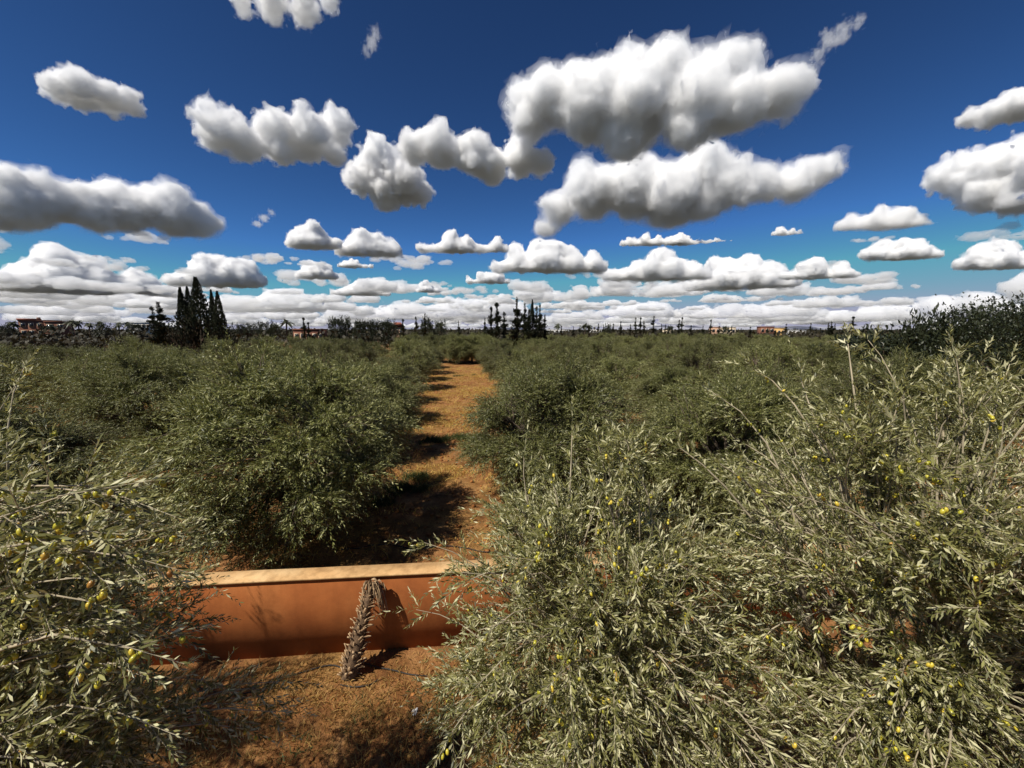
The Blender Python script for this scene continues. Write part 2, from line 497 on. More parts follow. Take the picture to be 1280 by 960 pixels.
def skeleton(rg, base, top, targets, r0, nseg=7):
    """trunk from base to fork, limbs from the fork to each target"""
    base, top = np.asarray(base, float), np.asarray(top, float)
    s = np.linspace(0, 1, 6)[:, None]
    tp = base + (top - base) * s + rg.normal(0, 0.025, (6, 3)) * np.sin(s * math.pi)
    tr = r0 * (1.35 - 0.65 * s[:, 0]); tr[0] *= 1.25
    B = np.repeat(top[None], len(targets), 0); T = np.asarray(targets, float)
    C = (B + T) / 2 + np.array([0, 0, 0.25]) * np.linalg.norm(T - B, axis=1, keepdims=True) + rg.normal(0, 0.08, T.shape)
    lp, _ = bezier(B, C, T, np.linspace(0, 1, nseg))
    lp[:, 1:-1] += rg.normal(0, 0.02, lp[:, 1:-1].shape)
    lr = np.linspace(r0 * 0.52, r0 * 0.13, nseg)[None] * rg.uniform(0.75, 1.15, (len(T), 1))
    return tp[None], tr[None], lp, lr

def sprays_to(rg, tips, lp, pull=0.45, arch=0.22):
    """each spray starts on the limb point nearest to a spot part-way in from its tip"""
    pts = lp[:, 2:].reshape(-1, 3)
    cen = pts.mean(0)
    want = tips + (cen - tips) * pull
    j = np.array([np.argmin(((pts - w) ** 2).sum(1)) for w in want])
    B = pts[j]
    ln = np.linalg.norm(tips - B, axis=1, keepdims=True)
    C = (B + tips) / 2 + np.array([0, 0, arch]) * ln + rg.normal(0, 0.08, tips.shape) * ln
    return B, C, tips

# --- the foreground olives: every leaf a blade on its own shoot, the biggest in view picked out singly
LEAF_ONE = [mk_mesh('leaf', LEAF4 * np.array([w, 1, c]), LEAF4_T, False, np.full(6, t), [M_LEAF_NEAR]) for w, c, t in ((1, 1, 0.2), (0.85, 1.6, 0.5), (1.1, 0.4, 0.8), (0.95, 2.2, 0.4))]
def fruit_mesh():
    lat, lon = 5, 7
    V = [(0, 0, 0)]; F3 = []; F4 = []
    for i in range(1, lat):
        a = math.pi * i / lat
        for j in range(lon):
            b = 2 * math.pi * j / lon
            V.append((0.0085 * math.sin(a) * math.cos(b), 0.0085 * math.sin(a) * math.sin(b), -0.0125 * (1 - math.cos(a))))
    V.append((0, 0, -0.025))
    e = len(V) - 1
    for j in range(lon):
        F3.append((0, 1 + j, 1 + (j + 1) % lon)); F3.append((e, e - 1 - j, e - 1 - (j + 1) % lon))
        for i in range(lat - 2):
            a = 1 + i * lon
            F4.append((a + j, a + lon + j, a + lon + (j + 1) % lon, a + (j + 1) % lon))
    return mk_mesh('olive', V, [np.array(F3), np.array(F4)], True, None, [M_OLIVE])
FRUIT = fruit_mesh()

def near_olive(seed, label, base, cen, rad, n_spray, extra_tips=(), n_leaf=300, n_fruit=0, fruit_px=None, K=9, M=11, limb_n=20, zmin=-0.9, cut=None, leaf_len=0.066, fork=1.3):
    rg = np.random.default_rng(seed)
    base = np.array([base[0], base[1], 0.0]); cen = np.asarray(cen, float); rad = np.asarray(rad, float)
    root = put('olive_tree', None, None, base)
    R = crown_fn(rg, 14, 0.24, 0.5)
    cd, cc = clumps(rg, limb_n, R, rad, cen, zmin, 0.74)
    tp, tr, lp, lr = skeleton(rg, base + [0, 0, -0.1], [base[0] * 0.7 + cen[0] * 0.3, base[1] * 0.7 + cen[1] * 0.3, fork], cc - cd * 0.12, 0.105)
    n1 = int(n_spray * 0.72); n2 = int(n_spray * 0.12); n3 = n_spray - n1 - n2
    d = sphere_dirs(rg, n2, zmin)
    e = norm(norm(np.array([0, 0, CAM_H]) - cen) + rg.normal(0, 0.5, (n3, 3)))      # the side that hangs towards the house
    tips = np.concatenate([cen + e * rad * (R(e) * rg.uniform(0.62, 0.98, n3))[:, None], clump_tips(rg, n1, cd, cc, rad.mean() * 0.28), cen + d * rad * (R(d) * rg.uniform(0.30, 0.85, n2))[:, None]])
    if len(extra_tips): tips = np.concatenate([tips, np.array(extra_tips)])
    B, C, T = sprays_to(rg, tips, lp, 0.62, 0.32)
    sb, sd, sl = shoots_of(rg, B, C, T, K, 0.30)
    pos, dr, nr, ln, sc = leaves_of(rg, sb, sd, sl, M, leaf_len)
    tip = pos + dr * ln[:, None]
    ok = (tip[:, 2] > 0.06) & (np.linalg.norm(tip - np.array([0, 0, CAM_H]), axis=1) > 0.75)
    ok &= ~((np.abs(pos[:, 1] - wall_y(pos[:, 0]) - 0.12) < 0.2) & (pos[:, 2] < 1.5))
    if cut is not None: ok &= cut(pos)
    pos, dr, nr, ln = pos[ok], dr[ok], nr[ok], ln[ok]
    # the leaves that show largest: inside the frame, nearest, on the camera's side of the crown
    px, py, dep = project(pos)
    vis = (dep > 0.3) & (px > 5) & (px < 1275) & (py > 5) & (py < 955)
    gxy = (np.clip(py, 0, 959).astype(int) // 16) * 80 + np.clip(px, 0, 1279).astype(int) // 16
    near = np.full(80 * 60, 99.0); np.minimum.at(near, gxy[vis], dep[vis])
    vis &= dep < near[gxy] + 0.06        # nothing of this crown in front of it
    score = np.where(vis, ln / np.maximum(dep, 0.3) * (1 - 0.35 * np.abs((nr * norm(np.array([0, 0, CAM_H]) - pos)).sum(1) < 0.35)), 0)
    big = np.argsort(-score)[:n_leaf] if n_leaf else np.array([], int)
    big = big[score[big] > 0]
    keep = np.ones(len(pos), bool); keep[big] = False
    V, Q = tubes(tp - base, tr, 10); put('trunk', mk_mesh('trunk', V, Q, True, None, [M_BARK]), root)
    for i in range(len(lp)):
        V, Q = tubes(lp[i:i+1] - base, lr[i:i+1], 6); put('limb', mk_mesh('limb', V, Q, True, None, [M_BARK]), root)
    bp, _ = bezier(B, C, T, np.linspace(0, 1, 6))
    V1, Q1 = tubes(bp - base, np.linspace(0.0125, 0.0030, 6)[None] * rg.uniform(0.75, 1.2, (len(bp), 1)), 4)
    sc2 = sc[project(sc[:, 1])[2] < 2.7]
    V2, Q2 = tubes(sc2[:, ::2] - base, np.array([[0.0024, 0.0012]]).repeat(len(sc2), 0), 3)
    tw = put('twigs', mk_mesh('twigs', np.concatenate([V1, V2]), np.concatenate([Q1, Q2 + len(V1)]), True, None, [M_TWIG]), root); tag(tw, kind='stuff')
    fine = keep & (dep < 1.5) & (dep > 0.2); rest = keep & ~fine
    for sel, tm, fc in ((fine, LEAF4, LEAF4_T), (rest, LEAF2, LEAF2_Q)):
        if sel.any():
            fo = put('foliage', leaf_mesh(rg, 'foliage', pos[sel] - base, dr[sel], nr[sel], ln[sel], tm, fc, M_LEAF_NEAR), root); tag(fo, kind='stuff')
    for q, i in enumerate(big):
        s = np.cross(dr[i], nr[i]); c = pos[i] - base
        put('leaf', LEAF_ONE[q % 4], root, None, Matrix([[s[k] * ln[i], dr[i][k] * ln[i], nr[i][k] * ln[i], c[k]] for k in range(3)] + [[0, 0, 0, 1]]))
    if n_fruit:                          # olives hang in little bunches from leafy shoots that catch the light
        mid = sc[:, 1]
        px, py, dep = project(mid)
        inside = (px > 0) & (px < 1280) & (py < 960) & (py > 400) & (dep > 0.3)
        gc = (np.clip(py, 0, 959).astype(int) // 16) * 80 + np.clip(px, 0, 1279).astype(int) // 16
        w = inside * np.where(dep < near[gc] + 0.10, 1.0, 0.02) * np.exp(-dep / 2.5)
        if fruit_px is not None:
            g = np.zeros(len(mid))
            for fx, fy, fr in fruit_px: g += np.exp(-((px - fx) ** 2 + (py - fy) ** 2) / (fr * fr))
            w = w * (0.12 + g)
        got = 0
        for i in rg.choice(len(mid), size=min(n_fruit, int((w > 0).sum())), replace=False, p=w / w.sum()):
            for _ in range(rg.integers(1, 5)):
                if got >= n_fruit: break
                u = rg.uniform(0.1, 0.7)
                c = sc[i, 0] * (1 - u) + sc[i, 2] * u + np.array([rg.normal(0, 0.012), rg.normal(0, 0.012), -0.004])
                z = rg.uniform(1.1, 1.45)
                put('olive', FRUIT, root, None, Matrix.Translation(Vector((c - base).tolist())) @ Matrix.Rotation(rg.normal(0, 0.4), 4, 'X') @ Matrix.Rotation(rg.normal(0, 0.4), 4, 'Y') @ Matrix.Diagonal((z, z, z, 1)))
                got += 1
    tag(root, label, 'olive tree')
    return root

def T_(px, py, y): return at_y(px, py, y)
rt_ = np.random.default_rng(55)           # the long sprays of the left tree that reach towards the house
NEAR_TIPS = [at_y(x, y, d) for x, y, d in zip(rt_.uniform(-60, 185, 110), rt_.uniform(600, 960, 110), rt_.uniform(1.45, 2.15, 110))]
near_olive(101, 'silvery fruiting olive tree overhanging the shaded left end of the terracotta wall', (-3.8, 2.3), (-3.75, 2.25, 2.85), (1.45, 1.6, 1.85), 480,
           [T_(200,715,2.6), T_(190,640,2.9), T_(160,590,3.0), T_(255,850,2.3), T_(215,790,2.4), T_(60,545,3.0), T_(20,480,3.0), T_(30,460,3.1), T_(140,585,2.8), T_(120,740,2.2), T_(190,910,1.9), *NEAR_TIPS,
            *[T_(x, y, d) for x, y, d in ((340,870,2.7), (325,905,2.6), (350,852,2.75), (305,880,2.6), (330,880,2.65), (318,860,2.7), (345,890,2.6), (300,910,2.5), (335,860,2.8))]], n_fruit=230, fruit_px=[(95,705,90), (40,690,60), (110,850,120), (230,930,60)])
near_olive(102, 'fruit laden olive tree whose twigs reach over the wall beside the dead palm', (0.8, 3.2), (0.72, 3.05, 2.85), (1.22, 1.2, 1.75), 480,
           [T_(530,678,3.2), T_(520,762,3.0), T_(545,862,2.9), T_(612,632,3.4), T_(655,572,3.4), T_(715,540,3.4), T_(760,575,3.4), T_(575,720,3.0), T_(600,900,2.6), T_(625,800,2.7), T_(640,690,3.0), T_(690,600,3.2),
            T_(565,700,3.1), T_(700,640,2.9)], n_fruit=290, fruit_px=[(745,625,60), (690,650,70), (720,820,60), (590,760,50), (820,700,50)])
near_olive(103, 'tallest foreground olive tree with long pale upright stems', (3.0, 2.9), (3.25, 2.75, 3.3), (1.6, 1.55, 2.1), 600,
           [T_(1060,430,3.2), T_(1085,425,3.3), T_(1000,470,3.2), T_(940,460,3.6), T_(890,490,3.6), T_(1130,480,3.0), T_(1160,570,2.4), T_(850,560,3.2), T_(1240,600,2.0), T_(1000,620,2.2), T_(900,580,2.8), T_(1050,520,2.8)],
           n_fruit=280, fruit_px=[(1060,790,60), (1150,620,60), (920,820,60), (960,520,80), (850,800,50), (1090,900,80)])
near_olive(104, 'olive tree reaching in with level branches behind the tallest foreground olive', (6.3, 3.9), (6.1, 3.8, 3.2), (1.95, 1.7, 2.05), 230,
           [T_(1200,480,4.4), T_(1215,520,4.2), T_(1230,560,4.0), T_(1250,470,4.2), T_(1195,590,4.0)], n_fruit=40)
near_olive(105, 'olive tree half hidden behind the silvery fruiting olive, shading the wall', (-7.4, 3.5), (-6.9, 3.5, 3.1), (1.9, 1.45, 2.0), 220, [], n_fruit=0, n_leaf=120, K=8, M=9, leaf_len=0.07)

# --- orchard olives: three grown shapes, each tree in the rows a copy
def grove_source(seed, rad, n_spray, K, M, leaf_len, zc):
    rg = np.random.default_rng(seed)
    cen = np.array([0, 0, zc])
    R = crown_fn(rg, 22, 0.26, 0.36)
    cd, cc = clumps(rg, 34, R, rad, cen, -0.85, 0.76)
    cc[:, 2] = np.maximum(cc[:, 2], 0.45)
    tp, tr, lp, lr = skeleton(rg, (0, 0, -0.1), (rg.normal(0, .1), rg.normal(0, .1), 0.95), cc[::2] - cd[::2] * 0.3, 0.17)
    n1 = int(n_spray * 0.82); n2 = n_spray - n1
    d = sphere_dirs(rg, n2, -0.92)
    tips = np.concatenate([clump_tips(rg, n1, cd, cc, rad.mean() * 0.29), cen + d * rad * (R(d) * rg.uniform(0.35, 0.88, n2))[:, None]])
    tips[:, 2] = np.maximum(tips[:, 2], 0.12 + 0.25 * rg.random(n_spray))
    B, C, T = sprays_to(rg, tips, lp, 0.40)
    sb, sd, sl = shoots_of(rg, B, C, T, K, 0.42)
    pos, dr, nr, ln, sc = leaves_of(rg, sb, sd, sl, M, leaf_len)
    ok = (pos + dr * ln[:, None])[:, 2] > 0.03
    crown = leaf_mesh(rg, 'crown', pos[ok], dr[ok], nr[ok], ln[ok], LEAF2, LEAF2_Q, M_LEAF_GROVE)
    V, Q = tubes(tp, tr, 9); V2, Q2 = tubes(lp, lr, 5)
    bp, _ = bezier(B, C, T, np.linspace(0, 1, 4)); V3, Q3 = tubes(bp, np.linspace(0.016, 0.004, 4)[None].repeat(len(bp), 0), 3)
    trunk = mk_mesh('trunk', np.concatenate([V, V2, V3]), np.concatenate([Q, Q2 + len(V), Q3 + len(V) + len(V2)]), True, None, [M_BARK])
    return crown, trunk
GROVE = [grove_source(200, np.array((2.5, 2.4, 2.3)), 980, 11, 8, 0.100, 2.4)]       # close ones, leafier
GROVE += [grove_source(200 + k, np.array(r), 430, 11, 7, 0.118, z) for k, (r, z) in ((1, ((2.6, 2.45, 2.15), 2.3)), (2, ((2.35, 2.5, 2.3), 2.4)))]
n_grove = 0
def grove_tree(x, y, k, rz, s, label, sz=None):
    global n_grove
    o = put('olive_tree', None, None, (x, y, 0)); o.rotation_euler.z = rz; o.scale = (s, s, sz or s)
    put('crown', GROVE[k][0], o); put('trunk', GROVE[k][1], o)
    tag(o, label, 'olive tree', 'olive trees of the orchard rows')
    n_grove += 1
    return o
rg = np.random.default_rng(9)
NAMED = {(-1, 0): 'broad bushy olive tree right behind the wall, first left of the lane',
         (0, 0): 'round olive tree behind the fruit laden one, first right of the lane',
         (-1, 1): 'olive tree second along the left side of the lane',
         (0, 1): 'olive tree second along the right side of the lane'}
ROW = 7.1
for r in range(-10, 12):
    lat = (-4.25 if r == -1 else -5.4) + ROW * (r + 1) if r < 0 else 3.75 + ROW * r
    first = 1.0 if r < 0 else 2.2
    for k in range(17):
        al = first + 6.9 * k + (rg.normal(0, 0.35) if k else 0) + (1.3 * ((r * 7) % 3) if r not in (-1, 0) else 0)
        wide = 0.0 if k == 0 else 0.4 if k == 1 else 0.75 if k < 6 else 0.8   # the lane opens out away from the wall
        p = lane_pt(lat + (-wide if r < 0 else wide) + rg.normal(0, 0.25), al)
        end = 52 if r < 0 else 95
        if r < -3: end = 34 if r < -4 else 42
        if p[1] > end + 9: continue
        if p[1] < wall_y(p[0]) + 2.6: continue
        if abs(p[0]) > 1.42 * p[1] + 4: continue
        s = rg.uniform(0.98, 1.14)
        lab = NAMED.get((r, k)) or ('grey green olive tree in the orchard rows left of the lane' if r < 0 else 'grey green olive tree in the orchard rows right of the lane')
        grove_tree(p[0], p[1], 0 if p[1] < 22 and abs(p[0]) < 20 else 1 + int(rg.integers(2)), rg.uniform(0, 6.28), 1.24 if (r, k) == (-1, 0) else 1.18 if (r, k) == (0, 0) else s, lab, 1.05 if (r, k) == (-1, 0) else 0.98 if (r, k) == (0, 0) else rg.uniform(0.76, 1.07))
for lat, al in ((-2.6, 60), (-1.0, 57), (1.2, 58.5), (3.2, 61), (-5.6, 60.5), (-9, 61)):      # the rows that close the lane's far end
    p = lane_pt(lat, al); grove_tree(p[0], p[1], 0, rg.uniform(0, 6.28), 1.2, 'olive tree closing off the far end of the dirt lane', 1.02)
grove_tree(6.2, 10.9, 0, 2.1, 1.1, 'olive tree squeezed between two rows right behind the wall', 0.92)
# ------------------------------------------------------------------ dead palm stump leaning on the wall
M_PALM = simple('palm_stump_fibre', [(0.3, (0.06, 0.036, 0.02)), (0.7, (0.20, 0.125, 0.07))], 18, 0.95, 6, 0.6, 60, 0.02)
M_PBASE = simple('palm_leaf_base', [(0.3, (0.08, 0.045, 0.024)), (0.5, (0.24, 0.15, 0.08)), (0.68, (0.46, 0.32, 0.18))], 9, 0.85)
M_FROND = simple('dry_palm_frond', [(0.3, (0.14, 0.085, 0.045)), (0.7, (0.46, 0.32, 0.18))], 14, 0.85)
pb = on_z(436, 846); pt = np.array([-2.36, wall_y(-2.36) - 0.12, 1.34])
palm = put('dead_palm', None, None, (pb[0], pb[1], 0))
tag(palm, 'dead palm stump with dry drooping fronds leaning against the wall', 'palm')
rg = np.random.default_rng(21)
pc = (pb + pt) / 2 + np.array([0.02, -0.10, 0.05])
sp = np.linspace(0, 1, 14)
pp, ptan = bezier(pb[None], pc[None], pt[None], sp)
prad = np.interp(sp, [0, 0.12, 0.5, 1], [0.115, 0.13, 0.10, 0.06])
V, Q = tubes(pp - pb, prad[None], 10)
V += rg.normal(0, 0.008, V.shape)
put('trunk', mk_mesh('trunk', V, Q, True, None, [M_PALM]), palm)
def base_mesh(k):                        # one cut leaf base: a thick tapering boot with a ragged end
    r = np.random.default_rng(300 + k)
    w = [0.060, 0.050, 0.034, 0.022]; y = [0, 0.05, 0.11, 0.15 + r.uniform(-0.02, 0.03)]; lift = [0, 0.012, 0.040, 0.080 + r.uniform(-0.02, 0.02)]
    V = []
    for a, b, c in zip(w, y, lift):
        V += [(-a, b, c), (0, b, c + 0.022), (a, b, c), (0, b, c - 0.010)]
    V = np.array(V) + r.normal(0, 0.004, (16, 3)); F = []
    for i in range(3):
        for j in range(4): F.append((i*4+j, i*4+(j+1) % 4, i*4+4+(j+1) % 4, i*4+4+j))
    F.append((12, 13, 14, 15))
    return mk_mesh('leaf_base', V, np.array(F)[:, ::-1], False, None, [M_PBASE])
PB = [base_mesh(k) for k in range(5)]
for i in range(160):
    s = (i + 0.5) / 160 * 0.93
    c, t = bezier(pb[None], pc[None], pt[None], np.array([s])); c, t = c[0, 0], t[0, 0]
    a = i * 2.39996 + rg.normal(0, 0.35)
    u = norm(np.cross(t, [0, 1.0, 0])); v = np.cross(t, u)
    o_ = norm(u * math.cos(a) + v * math.sin(a)); r = np.interp(s, sp, prad) * 0.92
    tilt = rg.uniform(-0.1, 0.75)
    yv = norm(t * math.cos(tilt) + o_ * math.sin(tilt)); zv = norm(o_ - (o_ @ yv) * yv); xv = np.cross(yv, zv)
    k = rg.uniform(0.40, 0.92) * (1.0 - 0.25 * s)
    p = c + o_ * r - pb
    put('leaf_base', PB[i % 5], palm, None, Matrix([[xv[q]*k, yv[q]*k, zv[q]*k, p[q]] for q in range(3)] + [[0, 0, 0, 1]]))
for i in range(56):                      # dry fronds folded over and hanging, most of them to the right
    a = rg.normal(0.1, 0.75)
    out = np.array([math.cos(a), -abs(math.sin(a)) * 0.8 - 0.12, 0]) if i % 4 else np.array([-0.5 + rg.normal(0, .3), -0.5, 0])
    L = rg.uniform(0.22, 0.55)
    P0 = pt + np.array([rg.normal(0, 0.035), rg.normal(0, 0.03), rg.uniform(-0.10, 0.05)])
    s = np.linspace(0, 1, 7)[:, None]
    rise = rg.uniform(0.05, 0.22)
    path = P0 + out * (L * 0.5 * s ** 0.8) + np.array([0, 0, 1.0]) * (rise * np.sin(s * 2.2) - L * 1.05 * s ** 2)
    path[:, 1] = np.minimum(path[:, 1], wall_y(path[:, 0]) - 0.03)
    w = np.interp(s[:, 0], [0, 0.3, 0.7, 1], [0.012, 0.020, 0.013, 0.003]) * rg.uniform(0.6, 1.2)
    sd = norm(np.cross(np.gradient(path, axis=0), rg.normal(size=3)))
    nn = norm(np.cross(np.gradient(path, axis=0), sd))
    V = np.concatenate([path - sd * w[:, None], path + nn * w[:, None] * 0.5, path + sd * w[:, None]]) - pb
    q = np.arange(6)
    F = np.concatenate([np.stack([q, q+1, q+8, q+7], 1), np.stack([q+7, q+8, q+15, q+14], 1)])
    put('dead_frond', mk_mesh('dead_frond', V, F, False, None, [M_FROND]), palm)

# ------------------------------------------------------------------ irrigation hoses, litter
M_HOSE = simple('black_hose', [(0.3, (0.012, 0.011, 0.010)), (0.7, (0.035, 0.03, 0.026))], 10, 0.6)
def hose(label, pts, r=0.011, lift=0.02):
    P = np.array([on_z(*p) for p in pts])
    s = np.linspace(0, len(P) - 1, 10 * len(P)); x = np.interp(s, range(len(P)), P[:, 0]); y = np.interp(s, range(len(P)), P[:, 1])
    k = np.ones(9) / 9
    pad = lambda a: np.convolve(np.pad(a, 4, 'edge'), k, 'valid')
    x, y = pad(x), pad(y)
    path = np.stack([x, y, ground_h(x, y) + lift + 0.008 * np.sin(s * 1.7)], 1)
    c = path[0].copy(); c[2] = 0
    V, Q = tubes((path - c)[None], np.full((1, len(path)), r), 7)
    tag(put('irrigation_hose', mk_mesh('irrigation_hose', V, Q, True, None, [M_HOSE]), None, c), label, 'hose')
hose('black hose running from the palm stump towards the silvery olive tree', [(432, 838), (415, 832), (385, 840), (350, 846), (310, 862), (270, 858), (230, 846)])
hose('black hose running from the palm stump towards the fruit laden olive tree', [(452, 829), (480, 838), (520, 846), (560, 848), (620, 842), (680, 846)])
hose('short black hose end lying in front of the palm stump', [(424, 856), (445, 860), (462, 857), (474, 850)])
hose('second black hose lying in the shade of the silvery olive tree', [(230, 852), (262, 866), (295, 868), (330, 858)], 0.009)
hose('long black drip hose on the soil just beyond the wall', [(420, 690), (470, 683), (520, 687), (570, 684), (620, 692), (690, 688), (760, 690)], 0.014, 0.03)

M_LITTER = simple('white_plastic', [(0.3, (0.62, 0.61, 0.58)), (0.7, (0.80, 0.80, 0.78))], 40, 0.5)
lp0 = on_z(518, 889); rg = np.random.default_rng(4)
g = np.linspace(-1, 1, 7); X, Y = np.meshgrid(g, g, indexing='ij')
Z = 0.5 + 0.35 * rg.normal(size=X.shape) - 0.35 * (X**2 + Y**2) * 0.5
V = np.stack([X * 0.035 + rg.normal(0, .006, X.shape), Y * 0.05 + rg.normal(0, .006, X.shape), np.maximum(Z, 0) * 0.035 + 0.004], -1).reshape(-1, 3)
ii = np.arange(49).reshape(7, 7); Fq = np.stack([ii[:-1, :-1], ii[1:, :-1], ii[1:, 1:], ii[:-1, 1:]], -1).reshape(-1, 4)
tag(put('litter', mk_mesh('litter', V, Fq, False, None, [M_LITTER]), None, (lp0[0], lp0[1], float(ground_h(lp0[0], lp0[1])))), 'crumpled scrap of white plastic lying on the dry grass', 'litter')

# ------------------------------------------------------------------ dry grass, weeds, clods
def grass_mat(name, a, b, u):
    return leaf_material(name, a, b, u, 0.25, 0.6, 0.2, 0.0)
M_DRY = grass_mat('dry_grass', (0.32, 0.185, 0.045), (0.68, 0.47, 0.13), (0.60, 0.41, 0.12))
M_DRY2 = grass_mat('dark_dry_grass', (0.15, 0.078, 0.024), (0.47, 0.29, 0.085), (0.40, 0.245, 0.08))  # darker, browner tone for the grass inside the wall
M_WEED = grass_mat('green_weed', (0.035, 0.055, 0.014), (0.10, 0.12, 0.035), (0.09, 0.11, 0.04))
def tufts(name, label, xy, nb, hgt, mat, seed, spread=0.08, width=0.0045, lean=0.55):
    rg = np.random.default_rng(seed)
    n = len(xy); N = n * nb
    c = np.repeat(xy, nb, 0) + rg.normal(0, spread, (N, 2))
    ok = np.abs(c[:, 1] - wall_y(c[:, 0]) - 0.12) > 0.22
    c = c[ok]; N = len(c)
    H = hgt * rg.uniform(0.35, 1.15, N)
    a = rg.uniform(0, 6.28, N)
    d = norm(np.stack([np.cos(a) * lean, np.sin(a) * lean, np.ones(N) * rg.uniform(0.3, 1.2, N)], 1))
    sd = norm(np.cross(d, rg.normal(size=(N, 3))))
    b = np.stack([c[:, 0], c[:, 1], ground_h(c[:, 0], c[:, 1]) - 0.005], 1)
    w = width * rg.uniform(0.6, 1.6, (N, 1))
    m = b + d * H[:, None] * 0.55; t = b + d * H[:, None] + np.array([1, 0, 0]) * (np.cos(a) * H * 0.25)[:, None] + np.array([0, 1, 0]) * (np.sin(a) * H * 0.25)[:, None] - np.array([0, 0, 0.15]) * H[:, None]
    V = np.stack([b - sd * w, b + sd * w, m + sd * w * 0.8, m - sd * w * 0.8, t], 1).reshape(-1, 3)
    k = np.arange(N)[:, None] * 5
    tint = np.repeat(np.clip(rg.normal(0.5, 0.3, N), 0, 1), 5)
    return tag(put(name, mk_mesh(name, V, [np.concatenate([k, k+1, k+2, k+3], 1), np.concatenate([k+3, k+2, k+4], 1)], False, tint, [mat])), label, None, None, 'stuff')
rg = np.random.default_rng(61)
c = np.stack([rg.uniform(-6.0, 1.5, 5200), rg.uniform(3.0, 6.4, 5200)], 1)
dens = 0.5 + 0.6 * vnoise2(c[:, 0], c[:, 1], 44, 0.9) + 0.35 * np.exp(-((c[:, 0] + 0.9)**2 + (c[:, 1] - 5.3)**2) / 1.6)
c = c[(rg.random(len(c)) < dens) & (c[:, 1] < wall_y(c[:, 0]) - 0.08)]
tufts('dry_grass', 'dry golden grass between the olives and the wall', c, 6, 0.13, M_DRY2, 62)
al = rg.uniform(-3, 52, 15500); lat = rg.uniform(-4.5, 4.5, 15500)
p = LANE_0 + lat[:, None] * LN + al[:, None] * LD
dens = 0.18 + 1.2 * np.exp(-((al - 5.6) / 0.8)**2) + 0.95 * np.exp(-((al - 15.5) / 2.6)**2) + 0.6 * np.exp(-((al - 27) / 3)**2) + 0.45 * np.exp(-((al - 38) / 3)**2)
dens *= 0.75 + 0.6 * vnoise2(p[:, 0], p[:, 1], 45, 1.3)
ok = (rg.random(len(p)) < dens) & (p[:, 1] > wall_y(p[:, 0]) + 0.5)
tufts('dry_grass', 'golden dry grass in bands across the dirt lane', p[ok], 7, 0.22, M_DRY, 63, 0.12, 0.008)
wp = []
for px, py, n, s in ((500, 612, 26, 0.40), (525, 598, 16, 0.3), (470, 630, 14, 0.35), (575, 549, 26, 0.5), (545, 552, 16, 0.35), (598, 548, 12, 0.3), (575, 470, 8, 0.9)):
    q = on_z(px, py); wp.append(q[:2] + rg.normal(0, s, (n, 2)) * [1, 0.45])
tufts('weeds', 'green weeds at the foot of the trees along the lane', np.concatenate(wp), 34, 0.42, M_WEED, 64, 0.10, 0.007, 0.45)
wp = [on_z(x, y)[:2] + rg.normal(0, 0.12, (7, 2)) for x, y in ((545, 905), (560, 930), (455, 890), (360, 940), (540, 880))]
tufts('weeds', 'sparse green weeds in the dry grass inside the wall', np.concatenate(wp), 16, 0.13, M_WEED, 65, 0.06, 0.004)

def clods(name, label, xy, seed, smin, smax, mat):
    rg = np.random.default_rng(seed)
    O = np.array([(1,0,0),(-1,0,0),(0,1,0),(0,-1,0),(0,0,1),(0,0,-1),(.62,.62,.62),(-.62,.62,.62),(.62,-.62,.62),(-.62,-.62,.62)], float)
    Fo = np.array([(0,6,8),(0,2,6),(2,7,6),(2,1,7),(1,9,7),(1,3,9),(3,8,9),(3,0,8),(4,8,6),(4,6,7),(4,7,9),(4,9,8),(0,5,2),(2,5,1),(1,5,3),(3,5,0)])
    n = len(xy); s = smin * (smax / smin) ** (rg.random(n) ** 2.2)
    V = O[None] * s[:, None, None] * rg.uniform(0.6, 1.25, (n, 10, 1)) * np.array([1, 1, 0.7])
    a = rg.uniform(0, 6.28, n); ca, sa = np.cos(a)[:, None], np.sin(a)[:, None]
    V = np.stack([V[..., 0]*ca - V[..., 1]*sa + xy[:, 0:1], V[..., 0]*sa + V[..., 1]*ca + xy[:, 1:2], V[..., 2] + ground_h(xy[:, 0], xy[:, 1])[:, None] + s[:, None]*0.2], -1)
    F = Fo[None] + (np.arange(n) * 10)[:, None, None]
    return tag(put(name, mk_mesh(name, V.reshape(-1, 3), F.reshape(-1, 3), False, None, [mat])), label, None, None, 'stuff')
M_CLOD = simple('soil_clod', [(0.3, (0.20, 0.075, 0.02)), (0.7, (0.40, 0.17, 0.05))], 5, 0.95)
al = rg.uniform(-2.5, 40, 4200); lat = rg.normal(0, 2.6, 4200)
p = LANE_0 + lat[:, None] * LN + al[:, None] * LD
p = p[p[:, 1] > wall_y(p[:, 0]) + 0.5]
clods('soil_clods', 'orange soil clods strewn over the dirt lane', p, 71, 0.015, 0.095, M_CLOD)
p = np.stack([rg.uniform(-7, 4, 900), rg.uniform(2, 6, 900)], 1); p = p[p[:, 1] < wall_y(p[:, 0]) - 0.15]
clods('soil_clods', 'small soil clods on the ground inside the wall', p, 72, 0.008, 0.04, M_CLOD)

